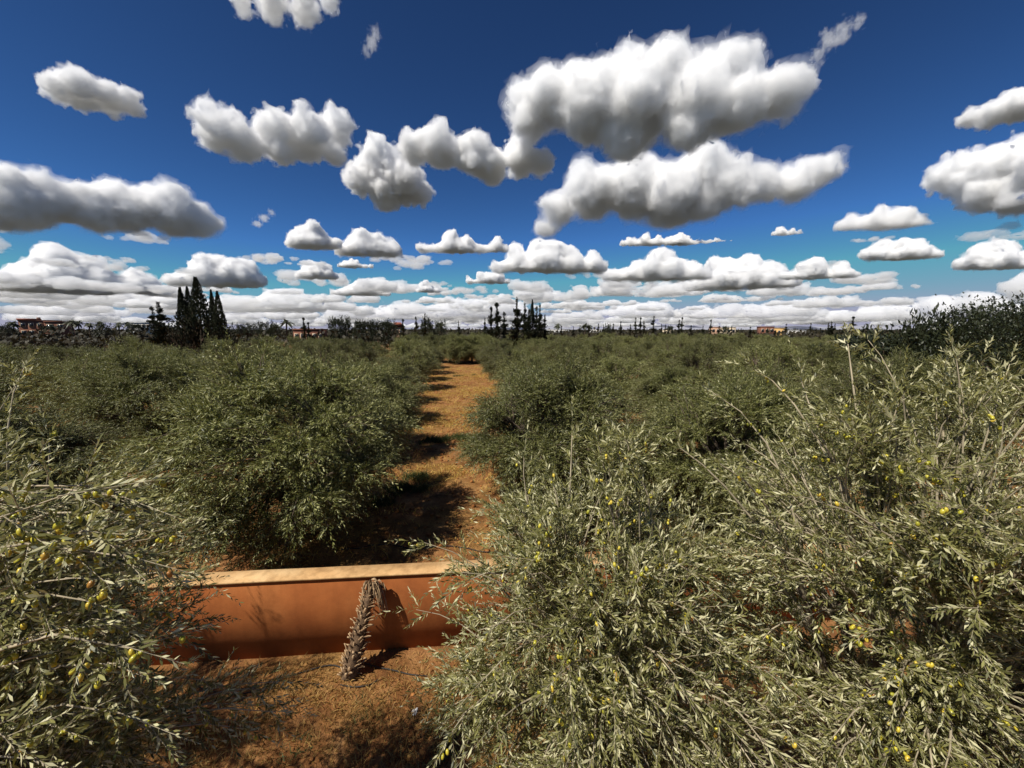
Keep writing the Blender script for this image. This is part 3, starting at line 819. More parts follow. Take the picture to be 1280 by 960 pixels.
# ------------------------------------------------------------------ cypresses, palms, round trees, shrubs beyond the orchard
M_CYP = leaf_material('cypress_scale_leaves', (0.050, 0.026, 0.014), (0.022, 0.027, 0.012), (0.022, 0.024, 0.012), 0.08, 0.6, 0.25, 0.2)
M_DARK = leaf_material('dark_broad_leaf', (0.014, 0.019, 0.008), (0.038, 0.045, 0.018), (0.04, 0.046, 0.022), 0.12, 0.45, 0.4, 0.2)
M_SCRUB = leaf_material('scrub_leaf', (0.020, 0.018, 0.009), (0.062, 0.050, 0.025), (0.055, 0.048, 0.026), 0.08, 0.6, 0.2, 0.3)
M_PALMF = leaf_material('palm_frond_leaf', (0.02, 0.025, 0.012), (0.05, 0.055, 0.026), (0.05, 0.055, 0.03), 0.1, 0.5, 0.3, 0.15)
M_DTRUNK = simple('dark_bark', [(0.3, (0.045, 0.03, 0.02)), (0.7, (0.11, 0.08, 0.055))], 4, 0.95)

def cypress_source(seed, dense):         # unit height, scaled when placed
    rg = np.random.default_rng(seed)
    if dense:
        N = 4200
        z = rg.uniform(0.03, 1.0, N) ** 0.9
        bul = crown_fn(rg, 26, 0.75, 0.45)
        a = rg.uniform(0, 6.28, N)
        prof = 0.165 * (1 - z) ** 0.95 * np.interp(z, [0, 0.12, 0.3, 1], [0.75, 1.0, 1.05, 1.0]) + 0.006
        lump = bul(norm(np.stack([np.cos(a), np.sin(a), (z - 0.5) * 4], 1)))
        r = prof * lump * rg.uniform(0.5, 1.05, N)
        L = 0.040 * rg.uniform(0.6, 1.3, N) * (0.45 + 0.75 * (1 - z)); upw = 1.9
    else:
        W = rg.integers(15, 21)
        zc = np.sort(rg.uniform(0.12, 0.97, W)); ac = rg.uniform(0, 6.28, W)
        N = 90 * W
        j = rg.integers(0, W, N)
        z = np.clip(zc[j] + rg.normal(0, 0.014, N), 0.03, 1.0)
        a = ac[j] + rg.normal(0, 0.9, N)
        r = 0.125 * (1.02 - z) ** 0.6 * rg.random(N) * rg.uniform(0.15, 1.5, W)[j]
        N2 = 420; z = np.concatenate([z, rg.uniform(0.05, 1, N2)]); a = np.concatenate([a, rg.uniform(0, 6.28, N2)]); r = np.concatenate([r, 0.034 * (1.05 - z[-N2:]) * rg.random(N2)])
        N += N2
        L = 0.050 * rg.uniform(0.6, 1.3, N) * (0.55 + 0.6 * (1 - z)); upw = 1.1
    o = np.stack([np.cos(a), np.sin(a), np.zeros(N)], 1)
    pos = o * r[:, None] + np.array([0, 0, 1.0]) * (z * 0.97)[:, None]
    d = norm(o * 0.8 + np.array([0, 0, upw]) + rg.normal(0, 0.3, (N, 3)))
    up = o + rg.normal(0, 0.5, (N, 3)); nn = norm(up - (up * d).sum(-1, keepdims=True) * d)
    sd = np.cross(d, nn); tm = LEAF2
    V = pos[:, None] + L[:, None, None] * (tm[None, :, 0:1] * 2.0 * sd[:, None] + tm[None, :, 1:2] * d[:, None] + tm[None, :, 2:3] * nn[:, None])
    tint = np.repeat(np.clip((z - 0.12) * 2.4 + rg.normal(0, 0.25, N), 0, 1), 4)
    crown = mk_mesh('crown', V.reshape(-1, 3), (LEAF2_Q[None] + (np.arange(N) * 4)[:, None, None]).reshape(-1, 4), False, tint, [M_CYP])
    zz = np.linspace(-0.01, 0.96, 7); path = np.stack([zz * 0 + rg.normal(0, 0.004, 7), zz * 0 + rg.normal(0, 0.004, 7), zz], 1)
    Vt, Qt = tubes(path[None], np.interp(zz, [0, 1], [0.010, 0.0015])[None], 6)
    return crown, mk_mesh('trunk', Vt, Qt, True, None, [M_DTRUNK])
CYP_D = [cypress_source(500 + k, True) for k in range(3)]
CYP_S = [cypress_source(520 + k, False) for k in range(5)]
rg = np.random.default_rng(8)
def cypress(px, py, y, src, label, group, fat=1.0):
    P = at_y(px, py, y); h = P[2]
    o = put('cypress_tree', None, None, (P[0], y, 0)); o.rotation_euler.z = rg.uniform(0, 6.28); o.scale = (h * fat, h * fat, h)
    put('crown', src[0], o); put('trunk', src[1], o)
    tag(o, label, 'cypress', group)
G1 = 'cypresses of the dense clump'
cypress(243.5, 344, 66, CYP_D[0], 'tallest and broadest dark cypress in the dense clump', G1, 1.15)
cypress(224, 357, 67, CYP_D[1], 'dense dark cypress at the sparse grey one\'s side of the clump', G1, 1.0)
cypress(233, 356, 68, CYP_D[2], 'slim cypress squeezed in beside the tallest of the clump', G1, 0.8)
cypress(263, 360, 66, CYP_D[1], 'slim dark cypress between the tallest and the outermost of the clump', G1, 0.8)
cypress(271, 362, 65, CYP_D[2], 'outermost cypress of the clump on its lane side', G1, 0.95)
cypress(197, 376, 69, CYP_S[0], 'sparse greyish cypress standing apart at the edge of the dense clump', G1, 1.7)
cypress(190, 382, 70, CYP_S[3], 'lowest thin cypress beside the sparse greyish one', G1, 1.3)
G2 = 'bare cypresses behind the end of the lane'
for i, (px, py) in enumerate(((606,396),(614,382),(621,377),(630,389),(646,370),(656,377),(661,385),(665.5,372.6),(671,382),(675,378),(681,392))):
    lab = {4: 'tallest scraggly cypress with side tufts in the bare group', 7: 'densest dark cypress in the bare group'}.get(i, 'thin scraggly cypress in the bare group behind the lane end')
    cypress(px, py, 78 + rg.uniform(-4, 4), CYP_D[i % 3] if i == 7 else CYP_S[i % 5], lab, G2, 0.75 if i == 7 else rg.uniform(0.85, 1.25))
for px, py, lab in ((520,395,'slim pointed cypress beside the round dark trees'), (531,391,'slim cypress rising out of a round dark tree'), (503.5,398,'short cypress beside the tiled roof house'), (573,400,'short lone cypress over the lane end'), (385,402,'thin cypress in front of the red walled compound'), (379,396,'bare forked cypress beside the red walled compound')):
    cypress(px, py, 96, CYP_S[int(rg.integers(5))], lab, 'slim cypresses by the round dark trees', 1.0)
G3 = 'thin cypresses in the far field row'
for px, py in ((717,407),(725,406),(748,404),(754.5,405),(767,404),(776,401),(788,405),(795,396),(801,396),(805,400),(817.5,394),(827,404),(832,405),(849,399),(853,396),(864,406),(879,406),(889,399),(899,407),(915,406),(983,404),(1014,403),(1054.5,406),(1067,395),(1099,405),(1132,407),(702,407),(735,407),(1080,407),(1115,407),(1150,406),(960,408),(938,408)):
    cypress(px, py, 145 + rg.uniform(-14, 14), CYP_S[int(rg.integers(5))], 'thin scraggly cypress in the row across the far field', G3, rg.uniform(0.8, 1.3))
for dx, dy in ((-4, 2), (0, 0), (4, 3)):
    cypress(1040 + dx, 401 + dy, 140, CYP_S[int(rg.integers(5))], 'stubby cypress in the tight threesome of the far field', G3, 1.3)

def palm_source(seed):
    rg = np.random.default_rng(seed)
    zz = np.linspace(-0.02, 0.84, 6); path = np.stack([0.02 * np.sin(zz * 3), zz * 0, zz], 1)
    Vt, Qt = tubes(path[None], np.full((1, 6), 0.022), 6)
    n = 34; V, F = [], []
    for i in range(n):
        a = i * 2.4; el = rg.uniform(-0.5, 1.2); L = rg.uniform(0.20, 0.27)
        s = np.linspace(0, 1, 5)[:, None]
        o = np.array([math.cos(a) * math.cos(el), math.sin(a) * math.cos(el), math.sin(el)])
        pth = path[-1] + o * L * s - np.array([0, 0, 0.13]) * s ** 2
        sd = norm(np.cross(o, [0, 0, 1.0])) * np.array([0.012, 0.035, 0.04, 0.03, 0.004])[:, None]
        k = len(V) * 15
        V.append(np.concatenate([pth - sd, pth + np.array([0, 0, 0.012]), pth + sd]))
        q = np.arange(4); F += [np.stack([q, q+1, q+6, q+5], 1) + k, np.stack([q+5, q+6, q+11, q+10], 1) + k]
    V = np.concatenate(V)
    return mk_mesh('crown', V, np.concatenate(F), False, rg.random(len(V)), [M_PALMF]), mk_mesh('trunk', Vt, Qt, True, None, [M_DTRUNK])
PALM = [palm_source(540 + k) for k in range(3)]
for i, (px, py, y, lab) in enumerate(((16,399,150,'palm tree on the open side of the flat roofed villa'), (88,398,150,'palm tree right beside the villa wing'), (96,399,155,'second palm tree from the villa wing'), (111,401,160,'short palm between the villa and the white block'), (123,400,150,'bushy palm between the villa and the white block'), (147,401,160,'palm tree beside the white block'), (159,400,165,'palm tree right in front of the white block'), (358,397,112,'thick crowned palm beside the red walled compound'), (731,403,170,'one of twin far palms beyond the bare cypress group'), (736,404,172,'one of twin far palms beyond the bare cypress group'), (551,401,130,'small palm among the round dark trees'), (697,403,180,'small far palm beside the white sheds'))):
    P = at_y(px, py, y); o = put('palm_tree', None, None, (P[0], y, 0)); o.scale = (P[2],) * 3; o.rotation_euler.z = rg.uniform(0, 6)
    put('crown', PALM[i % 3][0], o); put('trunk', PALM[i % 3][1], o); tag(o, lab, 'palm', 'far palm trees')

def round_source(seed, N, mat, L0, rad, zc, low=-0.8):   # unit-ish bush or tree crown of leaf clumps
    rg = np.random.default_rng(seed); R = crown_fn(rg, 20, 0.4, 0.4)
    cl = sphere_dirs(rg, max(N // 26, 8), low); cp = cl * (R(cl) * rg.uniform(0.35, 1.0, len(cl)) ** 0.5)[:, None]
    j = rg.integers(0, len(cl), N)
    pos = (cp[j] + rg.normal(0, 0.13, (N, 3))) * rad + np.array([0, 0, zc])
    d = norm(cl[j] + rg.normal(0, 0.7, (N, 3)) + [0, 0, 0.3])
    up = np.array([0, 0, 1.0]) + rg.normal(0, 0.5, (N, 3)); nn = norm(up - (up * d).sum(-1, keepdims=True) * d)
    ok = pos[:, 2] > 0.02
    return leaf_mesh(rg, 'crown', pos[ok], d[ok], nn[ok], L0 * rg.uniform(0.6, 1.3, ok.sum()), LEAF2, LEAF2_Q, mat, 2.2), cp * rad + np.array([0, 0, zc])
def trunk_for(seed, targets, fork, r0):
    rg = np.random.default_rng(seed)
    tp, tr, lp, lr = skeleton(rg, (0, 0, -0.02), (0, 0, fork), targets, r0, 5)
    V, Q = tubes(tp, tr, 7); V2, Q2 = tubes(lp, lr, 4)
    return mk_mesh('trunk', np.concatenate([V, V2]), np.concatenate([Q, Q2 + len(V)]), True, None, [M_DTRUNK])
RT = []
for k in range(3):
    c, cp = round_source(560 + k, 2600, M_DARK, 0.075, np.array([0.48, 0.48, 0.40]), 0.6)
    RT.append((c, trunk_for(570 + k, cp[:9] * 0.9 + np.array([0, 0, 0.05]), 0.25, 0.03)))
def round_tree(px, py, y, w_px, lab, group='round dark trees beyond the orchard', name='broadleaf_tree'):
    P = at_y(px, py, y); h = P[2]; w = w_px / F_PX * y
    o = put(name, None, None, (P[0], y, 0)); o.scale = (w, w, h); o.rotation_euler.z = rg.uniform(0, 6)
    k = int(rg.integers(3)); put('crown', RT[k][0], o); put('trunk', RT[k][1], o); tag(o, lab, 'tree', group)
round_tree(421, 398, 108, 19, 'tall round dark tree at the red compound end of the row')
round_tree(432, 398, 110, 15, 'second round dark tree of the row, nearly as tall')
for px in (447, 458, 469, 480, 488): round_tree(px, 401.5 + rg.uniform(-1, 1), 108, 17, 'even topped dark tree in the hedge like row')
round_tree(533, 399, 100, 17, 'round dark tree with a slim cypress rising from it')
round_tree(549, 404, 104, 14, 'low round dark tree towards the lane end')
round_tree(760, 406, 150, 9, 'small dark round tree among the thin far cypresses')
round_tree(906, 408, 200, 9, 'small dark tree in front of the cream block')
round_tree(838, 408, 160, 10, 'small dark bush like tree in the far field row')
for px in (330, 342, 300, 313): round_tree(px, 405 + rg.uniform(-1, 2), 120, 16, 'low dark tree between the cypress clump and the red compound')
for px in (5, 130, 172, 205, 60): round_tree(px, 405 + rg.uniform(-1, 2), 140, 18, 'low dark tree in the scrubland around the villa')

# broad dark tree at the right
rgb = np.random.default_rng(91)
bx, by = 27.5, 21.5
big = put('broadleaf_tree', None, None, (bx, by, 0))
cm, cp = round_source(580, 26000, M_DARK, 0.16, np.array([4.6, 3.6, 2.75]), 4.3, -0.9)
put('crown', cm, big); put('trunk', trunk_for(581, cp[::60][:16], 1.6, 0.22), big)
rg2 = np.random.default_rng(582)           # loose upright shoots that break its outline
S = 46; a = rg2.uniform(0, 6.28, S); rr = rg2.random(S) ** 0.5
B = np.stack([4.2 * rr * np.cos(a), 3.0 * rr * np.sin(a), 5.2 + 0.9 * np.sqrt(1 - rr ** 2) - 0.6 * rr], 1); T = B + np.stack([rg2.normal(0, 0.35, S), rg2.normal(0, 0.35, S), rg2.uniform(0.7, 1.6, S)], 1)
sb, sd_, sl = shoots_of(rg2, B, (B + T) / 2, T, 6, 0.34)
pos, dr, nr, ln, _ = leaves_of(rg2, sb, sd_, sl, 5, 0.15)
sh = put('shoots', leaf_mesh(rg2, 'shoots', pos, dr, nr, ln, LEAF2, LEAF2_Q, M_DARK, 2.6), big); tag(sh, kind='stuff')
tag(big, 'broad dark leaved tree towering over the orchard rows', 'tree')
for i, (px, py, y, w) in enumerate(((1165, 398, 24, 70), (1130, 415, 27, 90), (1250, 392, 27, 90), (1075, 418, 34, 80))):
    round_tree(px, py, y, w, ('dark leaved tree on the orchard side of the broad one', 'low dark bushy tree two along from the broad one', 'dark leaved tree behind the broad one', 'lowest dark bushy tree of the hedge by the broad one')[i], 'dark hedge trees')

# scrub beyond the left orchard block
SC_ = [round_source(600 + k, 1500, M_SCRUB, 0.10, np.array([0.5, 0.5, 0.52]), 0.45, -0.6)[0] for k in range(3)]
for i in range(110):
    y = rg.uniform(58, 120); x = -y * rg.uniform(0.35, 1.40)
    if i % 2: y = rg.uniform(47, 70); x = -y * rg.uniform(0.80, 1.42)
    h = rg.uniform(1.4, 3.3)
    o = put('shrub', None, None, (x, y, 0)); o.scale = (h * rg.uniform(1.2, 2.0), h * rg.uniform(1.2, 2.0), h); o.rotation_euler.z = rg.uniform(0, 6)
    put('crown', SC_[i % 3], o); tag(o, 'brown green shrub in the dry scrubland behind the left orchard rows', 'shrub', 'shrubs of the scrubland')
# the far plain's vegetation, one mass to the horizon
N = 44000
yy = 95 * (900 / 95) ** rg.random(N); xx = yy * rg.uniform(-1.5, 1.5, N)
cell = vnoise2(xx, yy, 88, 14) + 0.5 * vnoise2(xx, yy, 89, 5)
hgt = np.clip(3.4 + 2.4 * cell, 0.8, 7.0) * np.where(xx > 0, 0.85, 1.0)
pos = np.stack([xx, yy, hgt * rg.random(N) ** 0.5], 1)
keepv = ~((xx > -25) & (xx < 90) & (yy < 112))
pos = pos[keepv]; N = len(pos)
d = norm(rg.normal(0, 0.7, (N, 3)) + [0, 0, 0.8]); up = np.array([0, -0.5, 1.0]) + rg.normal(0, 0.5, (N, 3)); nn = norm(up - (up * d).sum(-1, keepdims=True) * d)
fv = put('far_scrub', leaf_mesh(rg, 'far_scrub', pos, d, nn, 0.6 * (1 + pos[:, 1] / 160) * rg.uniform(0.6, 1.4, N), LEAF2, LEAF2_Q, M_SCRUB, 3.2))
tag(fv, 'dull green and brown vegetation of the far plain', None, None, 'stuff')

# ------------------------------------------------------------------ far buildings
M_RED = simple('red_earth_render', [(0.3, (0.15, 0.062, 0.040)), (0.7, (0.20, 0.085, 0.052))], 0.6, 0.9)
M_PINK = simple('pink_render', [(0.3, (0.36, 0.21, 0.14)), (0.7, (0.44, 0.27, 0.18))], 0.6, 0.9)
M_CREAM = simple('cream_render', [(0.3, (0.60, 0.48, 0.32)), (0.7, (0.70, 0.57, 0.40))], 0.6, 0.9)
M_WHITE = simple('white_render', [(0.3, (0.40, 0.39, 0.37)), (0.7, (0.52, 0.51, 0.49))], 0.6, 0.9)
M_OCHRE = simple('ochre_render', [(0.3, (0.50, 0.30, 0.10)), (0.7, (0.60, 0.38, 0.15))], 0.6, 0.9)
M_TILE = simple('red_roof', [(0.3, (0.24, 0.07, 0.04)), (0.7, (0.34, 0.11, 0.06))], 2, 0.85)
def glass_mat():
    m, n, l, out = mat_new('window_pane'); b = n.new('ShaderNodeBsdfPrincipled')
    t = noise(n, l, 0.8, 2); r = ramp(n, l, t.outputs['Fac'], [(0.3, (0.015, 0.016, 0.02)), (0.7, (0.03, 0.032, 0.036))]); l.new(r.outputs[0], b.inputs['Base Color'])
    b.inputs['Roughness'].default_value = 0.08; l.new(b.outputs[0], out.inputs['Surface']); return m
M_GLASS = glass_mat()
def building(label, px0, px1, top_py, y, mat, depth, wins, floors=1, roof='flat', extra=None, name='house'):
    P0, P1 = at_y(px0, top_py, y), at_y(px1, top_py, y)
    w, h = P1[0] - P0[0], P0[2]
    root = put(name, None, None, ((P0[0] + P1[0]) / 2, y, 0)); root.rotation_euler.z = -math.atan2((P0[0] + P1[0]) / 2, y) * 0.6
    m = MB(); m.box((-w/2, 0, -0.3), (w/2, depth, h - 0.35)); put('wall', m.mesh('wall', mat), root)
    if roof == 'flat':
        m = MB(); m.box((-w/2 - 0.12, -0.12, h - 0.348), (w/2 + 0.12, depth + 0.12, h)); put('parapet', m.mesh('parapet', mat), root)
    else:
        m = MB(); e = 0.4; z0 = h - 0.348; z1 = h + 1.3
        m.add([(-w/2-e,-e,z0),(w/2+e,-e,z0),(w/2+e,depth+e,z0),(-w/2-e,depth+e,z0),(-w/4,depth/2,z1),(w/4,depth/2,z1)], [(0,3,2,1)]); m.n -= 6; m.V.pop()
        m.add([(-w/2-e,-e,z0),(w/2+e,-e,z0),(w/2+e,depth+e,z0),(-w/2-e,depth+e,z0),(-w/4,depth/2,z1),(w/4,depth/2,z1)], [(0,1,5,4),(2,3,4,5),(0,3,2,1)])
        m.F3.append(np.array([(1,2,5),(3,0,4)])); put('roof', m.mesh('roof', M_TILE), root)
    for f in range(floors):
        zt = h - 1.3 - f * 3.0
        for i in range(wins):
            cx = -w/2 + w * (i + 0.5) / wins; ww = min(w / wins * 0.26, 0.75)
            wn_ = MB(); wn_.box((cx - ww - 0.1, -0.10, zt - 1.55), (cx + ww + 0.1, 0.02, zt + 0.1)); wo_ = put('window', wn_.mesh('window', M_CREAM if mat is not M_CREAM else M_WHITE), root)
            g_ = MB(); g_.box((cx - ww, -0.13, zt - 1.45), (cx + ww, -0.101, zt)); put('pane', g_.mesh('pane', M_GLASS), wo_)
    if extra: extra(root, w, h, depth)
    tag(root, label, 'building')
    return root
def villa_extra(root, w, h, depth):
    m = MB(); m.box((w*0.02, 1.0, h + 0.002), (w*0.10, 2.2, h + 1.1)); put('chimney', m.mesh('chimney', M_RED), root)
    m = MB(); m.box((-w/2 - 0.3, -0.3, h + 0.002), (w*0.0, depth*0.6, h + 0.55)); put('roof', m.mesh('roof', M_TILE), root)
building('flat roofed red villa with a row of dark windows among palms', 29, 58, 400, 165, M_RED, 9, 4, 2, 'flat', villa_extra)
building('lower red wing attached to the flat roofed villa', 58.5, 77, 401.5, 166, M_RED, 8, 2, 1)
building('plain white block among dark trees beyond the scrubland', 166, 185, 403, 240, M_WHITE, 8, 4)
building('red walled compound showing through thin cypresses', 368, 402, 411, 104, M_RED, 7, 5)
building('small house with a red tiled hip roof beyond the round dark trees', 489, 503, 407.5, 140, M_PINK, 6, 3, 1, 'hip')
building('pink block behind the thin cypress row', 890, 900, 408.5, 215, M_PINK, 7, 2)
building('cream block beside the pink one', 904, 919, 409, 220, M_CREAM, 7, 3)
building('red fronted house with flat roof in the far field', 952, 967, 408, 205, M_RED, 8, 3)
building('ochre house adjoining the red fronted one', 967.5, 981, 410, 206, M_OCHRE, 8, 3)
building('long low white shed beside the ochre house', 987, 1006, 412.5, 290, M_WHITE, 9, 5)
building('long white shed far behind the bare cypress group', 684, 712, 411.5, 420, M_WHITE, 12, 6)
building('low white block behind the far cypresses', 830, 842, 412, 330, M_CREAM, 8, 3)
building('pale far shed between the twin palms and the thin cypresses', 738, 752, 411.5, 380, M_WHITE, 9, 4)
# ------------------------------------------------------------------ clouds: closed shapes filled with scattering droplets
def up3(lat, shape):                     # lattice -> grid, smooth interpolation along each axis
    a = lat
    for ax in range(3):
        n, k = shape[ax], a.shape[ax]
        x = np.linspace(0, k - 1.001, n); i = x.astype(int); f = x - i
        f = f * f * (3 - 2 * f)
        sh = [1, 1, 1]; sh[ax] = n; f = f.reshape(sh)
        a = np.take(a, i, ax) * (1 - f) + np.take(a, i + 1, ax) * f
    return a

def surface_nets(f, org, h):
    nx, ny, nz = f.shape
    ins = f < 0
    cx, cy_, cz = nx - 1, ny - 1, nz - 1
    acc = np.zeros((cx, cy_, cz, 3)); cnt = np.zeros((cx, cy_, cz))
    corner = lambda a, i, j, k: a[i:i + cx, j:j + cy_, k:k + cz]
    for ax in range(3):
        for o1 in (0, 1):
            for o2 in (0, 1):
                c0 = [0, 0, 0]; oth = [q for q in range(3) if q != ax]
                c0[oth[0]], c0[oth[1]] = o1, o2
                c1 = list(c0); c1[ax] = 1
                f0, f1 = corner(f, *c0), corner(f, *c1)
                m = (f0 < 0) != (f1 < 0)
                t = np.where(m, f0 / np.where(m, f0 - f1, 1), 0)
                for q in range(3):
                    acc[..., q] += np.where(m, c0[q] + (t if q == ax else 0), 0)
                cnt += m
    act = cnt > 0
    idx = np.full(act.shape, -1, int); idx[act] = np.arange(act.sum())
    ijk = np.argwhere(act)
    V = (ijk + acc[act] / cnt[act][:, None]) * h + org
    V += np.random.default_rng(len(V)).normal(0, 0.24 * h, V.shape)
    quads = []
    for ax in range(3):
        u, v = (ax + 1) % 3, (ax + 2) % 3
        sl0 = [slice(None)] * 3; sl1 = [slice(None)] * 3
        sl0[ax] = slice(0, -1); sl1[ax] = slice(1, None)
        a, b = ins[tuple(sl0)], ins[tuple(sl1)]
        e = np.argwhere(a != b)
        ok = (e[:, u] > 0) & (e[:, v] > 0) & (e[:, u] < f.shape[u] - 1) & (e[:, v] < f.shape[v] - 1)
        e = e[ok]
        inside_first = a[tuple(e.T)]
        def cell(du, dv):
            c = e.copy(); c[:, u] -= du; c[:, v] -= dv
            return idx[tuple(c.T)]
        q = np.stack([cell(1, 1), cell(0, 1), cell(0, 0), cell(1, 0)], 1)
        q[~inside_first] = q[~inside_first][:, ::-1]
        quads.append(q)
    return V, np.concatenate(quads)

def cloud_volume(name, dens, aniso=0.0):
    m, n, l, out = mat_new(name)
    v = n.new('ShaderNodeVolumeScatter')
    v.inputs['Color'].default_value = (0.978, 0.979, 0.982, 1)
    v.inputs['Density'].default_value = dens
    v.inputs['Anisotropy'].default_value = aniso
    l.new(v.outputs[0], out.inputs['Volume'])
    return m

CLOUD_MATS = {}
def cloud_mat(dens):
    k = round(math.log(dens) * 4)
    if k not in CLOUD_MATS:
        CLOUD_MATS[k] = cloud_volume('cloud_droplets', math.exp(k / 4))
    return CLOUD_MATS[k]

def cloud_shape(blobs, seed, res, flat=None, rough=0.36):
    """blobs: (n,4) centre + radius (metres, local) -> scalar field, origin, step"""
    rg = np.random.default_rng(seed)
    blobs = np.asarray(blobs, float)
    rm = np.percentile(blobs[:, 3], 70)
    lo = (blobs[:, :3] - blobs[:, 3:] * 1.6).min(0); hi = (blobs[:, :3] + blobs[:, 3:] * 1.6).max(0)
    h = (hi - lo).max() / res
    shape = np.maximum(np.ceil((hi - lo) / h).astype(int) + 1, 8)
    ax = [lo[i] + h * np.arange(shape[i]) for i in range(3)]
    acc = np.zeros(shape)
    for x, y, z, r in blobs:
        d2 = ((ax[0] - x)**2)[:, None, None] + ((ax[1] - y)**2)[None, :, None] + (((ax[2] - z) * 1.15)**2)[None, None, :]
        acc += np.exp(-6.5 * (np.sqrt(d2) / r - 1.0) * r / rm)
    f = -np.log(acc + 1e-12) / 6.5        # in units of the typical blob radius
    amp = rough
    size = rm * 0.85
    for o in range(5):
        if size < h * 1.6: break
        k = np.maximum(np.ceil((hi - lo) / size).astype(int) + 2, 3)
        nz = up3(rg.uniform(-1, 1, k), shape)
        f = f - amp * (np.abs(nz) * 2 - 0.75 if o < 4 else nz)
        amp *= 0.78; size *= 0.5
    if flat is not None:                 # level condensation base, a little ragged
        k = np.maximum(np.ceil((hi - lo) / (rm * 0.6)).astype(int) + 2, 3)
        f = np.maximum(f, (flat - ax[2][None, None, :]) / rm + 0.22 * up3(rg.uniform(-1, 1, k), shape))
    f[[0, -1]] = 1; f[:, [0, -1]] = 1; f[:, :, [0, -1]] = 1
    return f, lo, h, rm

def build_cloud(label, group, blobs, seed, res, loc, rz, flat=None, opt=16.0, rough=0.36):
    f, lo, h, rm = cloud_shape(blobs, seed, res, flat, rough)
    size = np.asarray(blobs)[:, 3].max() * 2
    V, Q = surface_nets(f, lo, h)
    o = put('cloud', mk_mesh('cloud', V, Q, True, None, [cloud_mat(0.30 * opt / size)]), None, loc)
    o.rotation_euler.z = rz
    ST_ = 3 if res > 110 else 2
    for name, iso, k in (('cloud_core', -0.13, 0.6), ('cloud_fringe', 0.15, 0.15), ('cloud_veil', 0.40, 0.05)):
        if name == 'cloud_veil' and res < 80: continue
        g = (f - iso)[::ST_, ::ST_, ::ST_].copy()
        g[[0, -1]] = 1; g[:, [0, -1]] = 1; g[:, :, [0, -1]] = 1
        V, Q = surface_nets(g, lo, h * ST_)
        if len(V): put(name, mk_mesh(name, V, Q, True, None, [cloud_mat(k * opt / size)]), o)
    tag(o, label, 'cloud', group)
    return o

BASE_ALT = 1300.0
def sky_cloud(label, circles, base_px, seed, res=90, depth=0.75, opt=20.0, group=None, rough=0.36, alt=BASE_ALT):
    """circles: (px, py, r_px) lobes seen in the photograph; the base pixel sets the distance at the cloud-base altitude"""
    c = np.array(circles, float)
    mx = (c[:, 0].min() + c[:, 0].max()) / 2
    d = ray(mx, base_px)
    az = math.atan2(d[0], d[1])
    hd = alt / (d[2] / math.hypot(d[0], d[1]))
    nrm = np.array([math.sin(az), math.cos(az), 0.0]); rt = np.array([math.cos(az), -math.sin(az), 0.0])
    rg = np.random.default_rng(seed)
    blobs = []
    for px, py, r in c:
        q = ray(px, py); t = hd / (q @ nrm); P = q * t
        m_px = t / F_PX
        R = 0.88 * r * m_px
        for s in ((0,), (-0.55, 0.5), (-0.9, 0.0, 0.9))[0 if depth < 0.3 else 1 if depth < 0.7 else 2]:
            off = s * depth * R * 1.5 + rg.normal(0, 0.12) * R
            k = 1.0 if s == 0 else rg.uniform(0.72, 0.95)
            for _ in range(2 if r > 15 else 0):        # smaller puffs budding from its upper half
                v = norm(rg.normal(size=3) + np.array([0, 0, 0.7])); q_ = R * k * rg.uniform(0.38, 0.6)
                blobs.append((P @ rt + v[0] * R * k * 0.85, off + v[1] * R * k * 0.85, P[2] + CAM_H - alt + v[2] * R * k * 0.8, q_))
            blobs.append((P @ rt + rg.normal(0, 0.06) * R, off, P[2] + CAM_H - alt + rg.normal(0, 0.08) * R, R * k))
    loc = nrm * hd + np.array([0, 0, alt])
    # local frame: x right, y away, z up
    return build_cloud(label, group, blobs, seed, res, loc, -az, flat=0.0, opt=opt, rough=rough)

def auto_circles(x0, x1, y0, y1, seed, n=9):
    rg = np.random.default_rng(seed)
    H, W = y1 - y0, x1 - x0
    out = []
    for i in range(n):
        u = (i + 0.5) / n
        prof = math.sin(math.pi * (0.08 + 0.84 * u)) ** 0.6 * rg.uniform(0.45, 1.08)
        r = max(0.2 * H, 0.36 * H * prof)
        px = x0 + r * 0.8 + (W - 1.6 * r) * u
        out.append((px, y1 - r * 0.85, r))
        if prof > 0.6: out.append((px + rg.uniform(-0.5, 0.5) * r, y1 - H * prof * 0.80 + 0.45 * r, r * rg.uniform(0.6, 0.85)))
    return out

sky_cloud('huge bright white cumulus, the largest cloud in the sky', [(660,152,28),(690,128,38),(740,140,46),(725,105,30),(800,138,52),(790,88,30),(835,92,34),(760,100,22),(870,130,48),(905,80,30),(930,74,24),(880,90,26),(930,125,44),(975,118,36),(860,165,34),(780,170,34),(655,130,25),(1005,110,16)], 190, 11, 120, depth=0.6)
sky_cloud('long white cumulus with a dark base right beneath the largest cloud', [(700,265,22),(740,240,34),(790,240,40),(840,245,42),(880,215,36),(915,225,34),(930,240,25),(960,235,24),(1000,225,28),(1035,212,22),(880,255,28),(680,285,14),(800,215,25)], 278, 12, 108, depth=0.6)
sky_cloud('compact white cumulus puff touching a thinner torn cloud strip', [(450,225,22),(478,210,28),(505,230,28),(480,240,24),(525,243,16)], 258, 13, 74)
sky_cloud('torn white cumulus strip joining the compact puff to the largest cloud', [(515,185,20),(550,185,26),(590,195,24),(615,205,22),(650,197,24),(675,205,16)], 230, 14, 76, opt=15)
sky_cloud('ragged grey white cloud with one hooked end', [(262,140,16),(268,165,24),(305,180,24),(345,165,26),(385,175,28),(420,162,22),(350,190,18),(420,195,14),(290,150,14)], 208, 15, 76, opt=12, rough=0.42)
